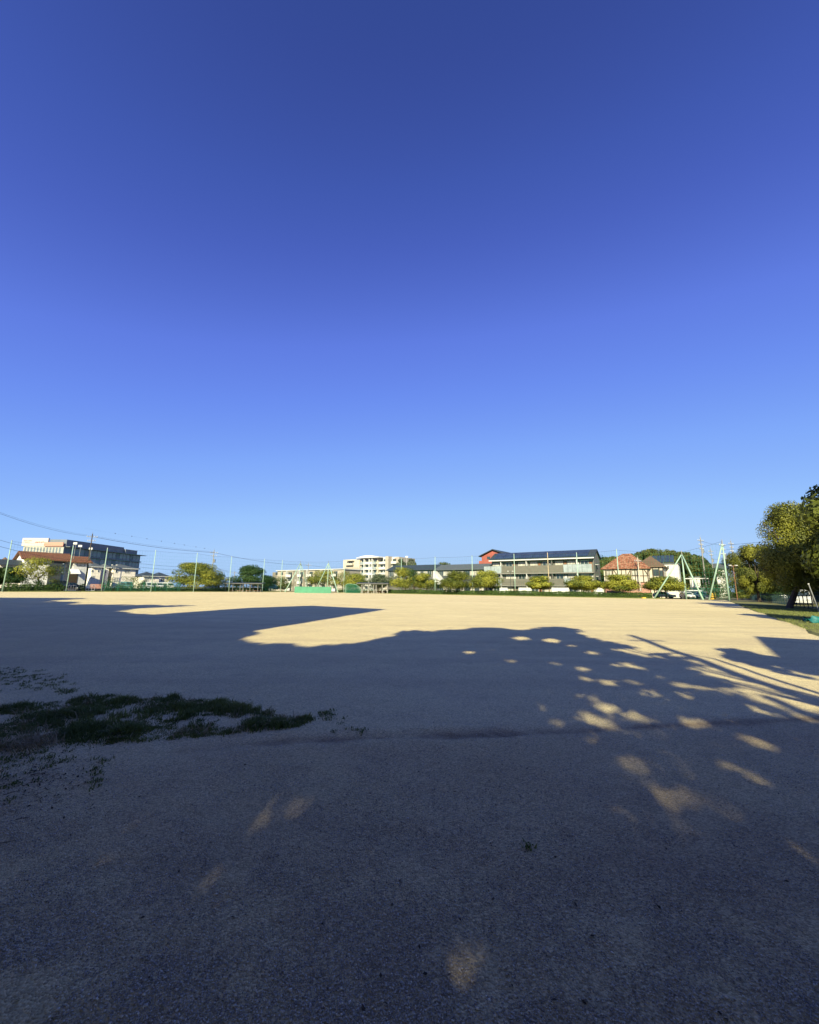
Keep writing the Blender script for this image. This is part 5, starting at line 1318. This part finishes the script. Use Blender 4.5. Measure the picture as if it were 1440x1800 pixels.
# ------------------------------------------------------------------ near ground: grass, gravel, litter
def blades(name, P, h, lean, m, tint, r, w=.006):
    n = len(P); az = r.uniform(0, 2 * np.pi, n); side = np.column_stack((np.cos(az), np.sin(az), np.zeros(n)))
    la = r.uniform(0, 2 * np.pi, n); ld = np.column_stack((np.cos(la), np.sin(la), np.zeros(n))) * (lean * h)[:, None]
    up = np.array((0, 0, 1.)); ww = (w * r.uniform(.6, 1.4, n))[:, None]
    b0, b1 = P - side * ww, P + side * ww
    m_ = P + ld * .3 + up * (h * .6)[:, None]; m0, m1 = m_ - side * ww * .8, m_ + side * ww * .8
    tp = P + ld + up * (h * (1 - .35 * np.minimum(lean, 1.5) ** 2 * .5))[:, None]; t0, t1 = tp - side * ww * .12, tp + side * ww * .12
    V = np.stack((b0, b1, m1, m0, t1, t0), 1).reshape(-1, 3)
    i = np.arange(n)[:, None] * 6
    F = np.concatenate((i + np.array((0, 1, 2, 3)), i + np.array((3, 2, 4, 5))), 0)
    return np_mesh(name, V, 4, m, None, np.concatenate((tint, tint)), F)
r = np.random.default_rng(77)
gp = [(-60,1252),(0,1248),(60,1238),(130,1230),(200,1223),(260,1224),(330,1229),(385,1234),(425,1246),(480,1254),(555,1251),(562,1262),(520,1281),(440,1289),(330,1298),(200,1308),(90,1320),(0,1332),(-60,1336)]
gap = [(205,1246),(280,1243),(345,1250),(352,1266),(300,1272),(255,1282),(200,1286),(185,1270)]
GP = np.array([G(*q) for q in gp]); GA = np.array([G(*q) for q in gap])
c = r.uniform(GP.min(0) - .2, GP.max(0) + .2, (9000, 2)); k = inpoly(c[:, 0], c[:, 1], GP)
k &= ~(inpoly(c[:, 0], c[:, 1], GA) & (r.random(len(c)) < .62)); k &= vnoise(c[:, 0] * 2.6, c[:, 1] * 2.6, 31) * .6 + vnoise(c[:, 0] * 9, c[:, 1] * 9, 33) * .4 > r.uniform(.38, .66, len(c))
c = c[k]
extra = []
for (px, py, sx, sy, n_) in ((25,1188,30,5,60),(95,1200,20,5,16),(120,1216,10,3,18),(60,1206,30,8,22),(40,1338,50,8,20),(20,1368,30,14,12),(110,1328,60,6,16),(570,1256,8,4,10),(580,1262,16,7,10),(930,1488,4,2,2),(640,1290,30,3,6),(170,1365,3,8,8)):
    for q in range(n_): extra.append(G(px + r.normal() * sx, py + r.normal() * sy))
extra = np.array(extra); nmain = len(c); c = np.vstack((c, extra))
per = 16; kk = np.repeat(np.arange(len(c)), per); n = len(kk)
xy = c[kk] + r.normal(size=(n, 2)) * .028
hc = np.concatenate((.065 * (.15 + 1.2 * vnoise(c[:nmain, 0] * 3.5, c[:nmain, 1] * 3.5, 41) ** 1.5), np.full(len(extra), .022)))
edge_y = np.interp(c[:, 0], np.sort(GP[:, 0]), np.sort(GP[:, 0]) * 0)
h = hc[kk] * r.uniform(.5, 1.5, n); P = np.column_stack((xy, ground_z(xy[:, 0], xy[:, 1]) - .004))
tint = np.clip(vnoise(c[:, 0] * 2, c[:, 1] * 2, 51)[kk] * .45 + r.uniform(0, .25, n) + .35 * np.exp(-((xy[:, 0] - G(205, 1270)[0]) / .12) ** 2 - ((xy[:, 1] - G(205, 1270)[1]) / .2) ** 2), 0, 1)
tag(blades('grass_patch', P, h, r.uniform(.2, 1.1, n), M['grassblade'], tint, r, .0045), 'ragged patch of green grass in shade on the left of the sand', 'grass', kind='stuff')
cs = np.vstack([G(30, 1312) + r.normal(size=(1, 2)) * np.array((.18, .09)) for _ in range(40)] + [c[r.integers(0, nmain, 60)]])
kk = np.repeat(np.arange(len(cs)), 12); n = len(kk); xy = cs[kk] + r.normal(size=(n, 2)) * .05
tag(blades('dry_grass', np.column_stack((xy, ground_z(xy[:, 0], xy[:, 1]))), r.uniform(.05, .13, n), r.uniform(.9, 1.8, n), M['straw'], r.uniform(0, 1, n), r, .003), 'dry straw tufts at the lower left of the grass patch', 'grass', kind='stuff')
# verge grass on the right edge and left edge
def verge_grass(fr, xa, xb, ya, yb, n, h0, name, label, seed, z=.05, w=.02):
    r = np.random.default_rng(seed); x = r.uniform(xa, xb, n); y = r.uniform(ya, yb, n)
    p = fr.o + np.outer(x, fr.u) + np.outer(y, fr.v)
    hh = h0 * (.4 + vnoise(x * .8, y * .8, seed)) * r.uniform(.5, 1.4, n)
    tag(blades(name, np.column_stack((p, np.full(n, z - .01))), hh, r.uniform(.3, 1.2, n), M['grassblade'], np.clip(.35 + r.uniform(0, .65, n), 0, 1), r, w), label, 'grass', kind='stuff')
verge_grass(REF, -40, 12, -.25, 4.5, 42000, .08, 'verge_grass', 'short sunlit grass on the verge at the right edge', 3, .07, .006)
verge_grass(FL, -10, 62, -2.6, 1.2, 16000, .14, 'verge_grass', 'olive grass strip along the far left side', 4, .05, .03)
verge_grass(FR, 2, 92, -2.0, .6, 16000, .12, 'verge_grass', 'olive grass strip along the far right side', 5, .05, .03)
# gravel grains in the foreground
def gravel(n, seed):
    r = np.random.default_rng(seed)
    # denser near the viewer: distance drawn so that the picture is covered evenly
    u = r.uniform(0, 1, n); d = 1 / (1 / 1.5 - u * (1 / 1.5 - 1 / 9.0)); x = r.uniform(-1.08, 1.08, n) * d
    k = vnoise(x * 3.2, d * 3.2, 61) * .6 + vnoise(x * 9, d * 9, 62) * .4 > r.uniform(.2, .7, n); x, y = x[k], d[k]; n = len(x)
    s = np.exp(r.normal(math.log(.0028), .36, n)); s = np.clip(s, .0013, .0075)
    base = np.array(((1, 0, 0), (-1, 0, 0), (0, 1, 0), (0, -1, 0), (0, 0, .75), (0, 0, -.75)), float)
    V = base[None] * r.uniform(.65, 1.25, (n, 6, 1)) + r.normal(size=(n, 6, 3)) * .12
    a = r.uniform(0, 2 * np.pi, n); ca, sa = np.cos(a)[:, None], np.sin(a)[:, None]
    V = np.stack((V[..., 0] * ca - V[..., 1] * sa, V[..., 0] * sa + V[..., 1] * ca, V[..., 2]), -1) * s[:, None, None]
    V += np.stack((x, y, ground_z(x, y) + s * .45), -1)[:, None, :]
    f = np.array(((0, 2, 4), (2, 1, 4), (1, 3, 4), (3, 0, 4), (2, 0, 5), (1, 2, 5), (3, 1, 5), (0, 3, 5)))
    F = (np.arange(n)[:, None, None] * 6 + f[None]).reshape(-1, 3)
    t = np.clip(r.beta(1.4, 1.7, n) + .0, 0, 1)
    o = np_mesh('gravel', V.reshape(-1, 3), 3, M['pebble'], None, np.repeat(t, 8), F)
    tag(o, 'fine loose gravel scattered over the shaded foreground', 'gravel', kind='stuff')
gravel(240000, 71)
mb = MB(); r = np.random.default_rng(88)
for k in range(36):
    px, py = (r.uniform(0, 1440), 1250 + 540 * r.random() ** 1.4) if k > 50 else (r.normal(40, 60), r.normal(1370, 40))
    a = G(px, min(py, 1795)); L = r.uniform(.02, .10); an = r.uniform(0, np.pi); b = a + L * np.array((math.cos(an), math.sin(an))); m_ = (a + b) / 2 + r.normal(size=2) * L * .12
    zz = [float(ground_z(np.array(q[0]), np.array(q[1]))) + .004 for q in (a, m_, b)]
    mb.tube([(*a, zz[0]), (*m_, zz[1] + .004), (*b, zz[2])], [.0022, .002, .001], 4)
tag(mb.build('twigs', M['bark']), 'short dark twigs scattered over the shaded foreground', 'twigs', kind='stuff')
n = 420; cx = np.array([G(*(r.normal((60, 1365), (70, 28)) if k < 330 else (r.uniform(0, 1440), r.uniform(1180, 1790)))) for k in range(n)])
P = np.column_stack((cx, ground_z(cx[:, 0], cx[:, 1]) + .006)); N = unit(n, r) * .5 + np.array((0, 0, 1)); N /= np.linalg.norm(N, axis=1)[:, None]
tag(np_mesh('leaf_litter', leaf_quads(P, N, .022, r), 4, M['litter'], None, r.uniform(0, 1, n)), 'dry brown leaf litter below the grass patch', 'litter', kind='stuff')
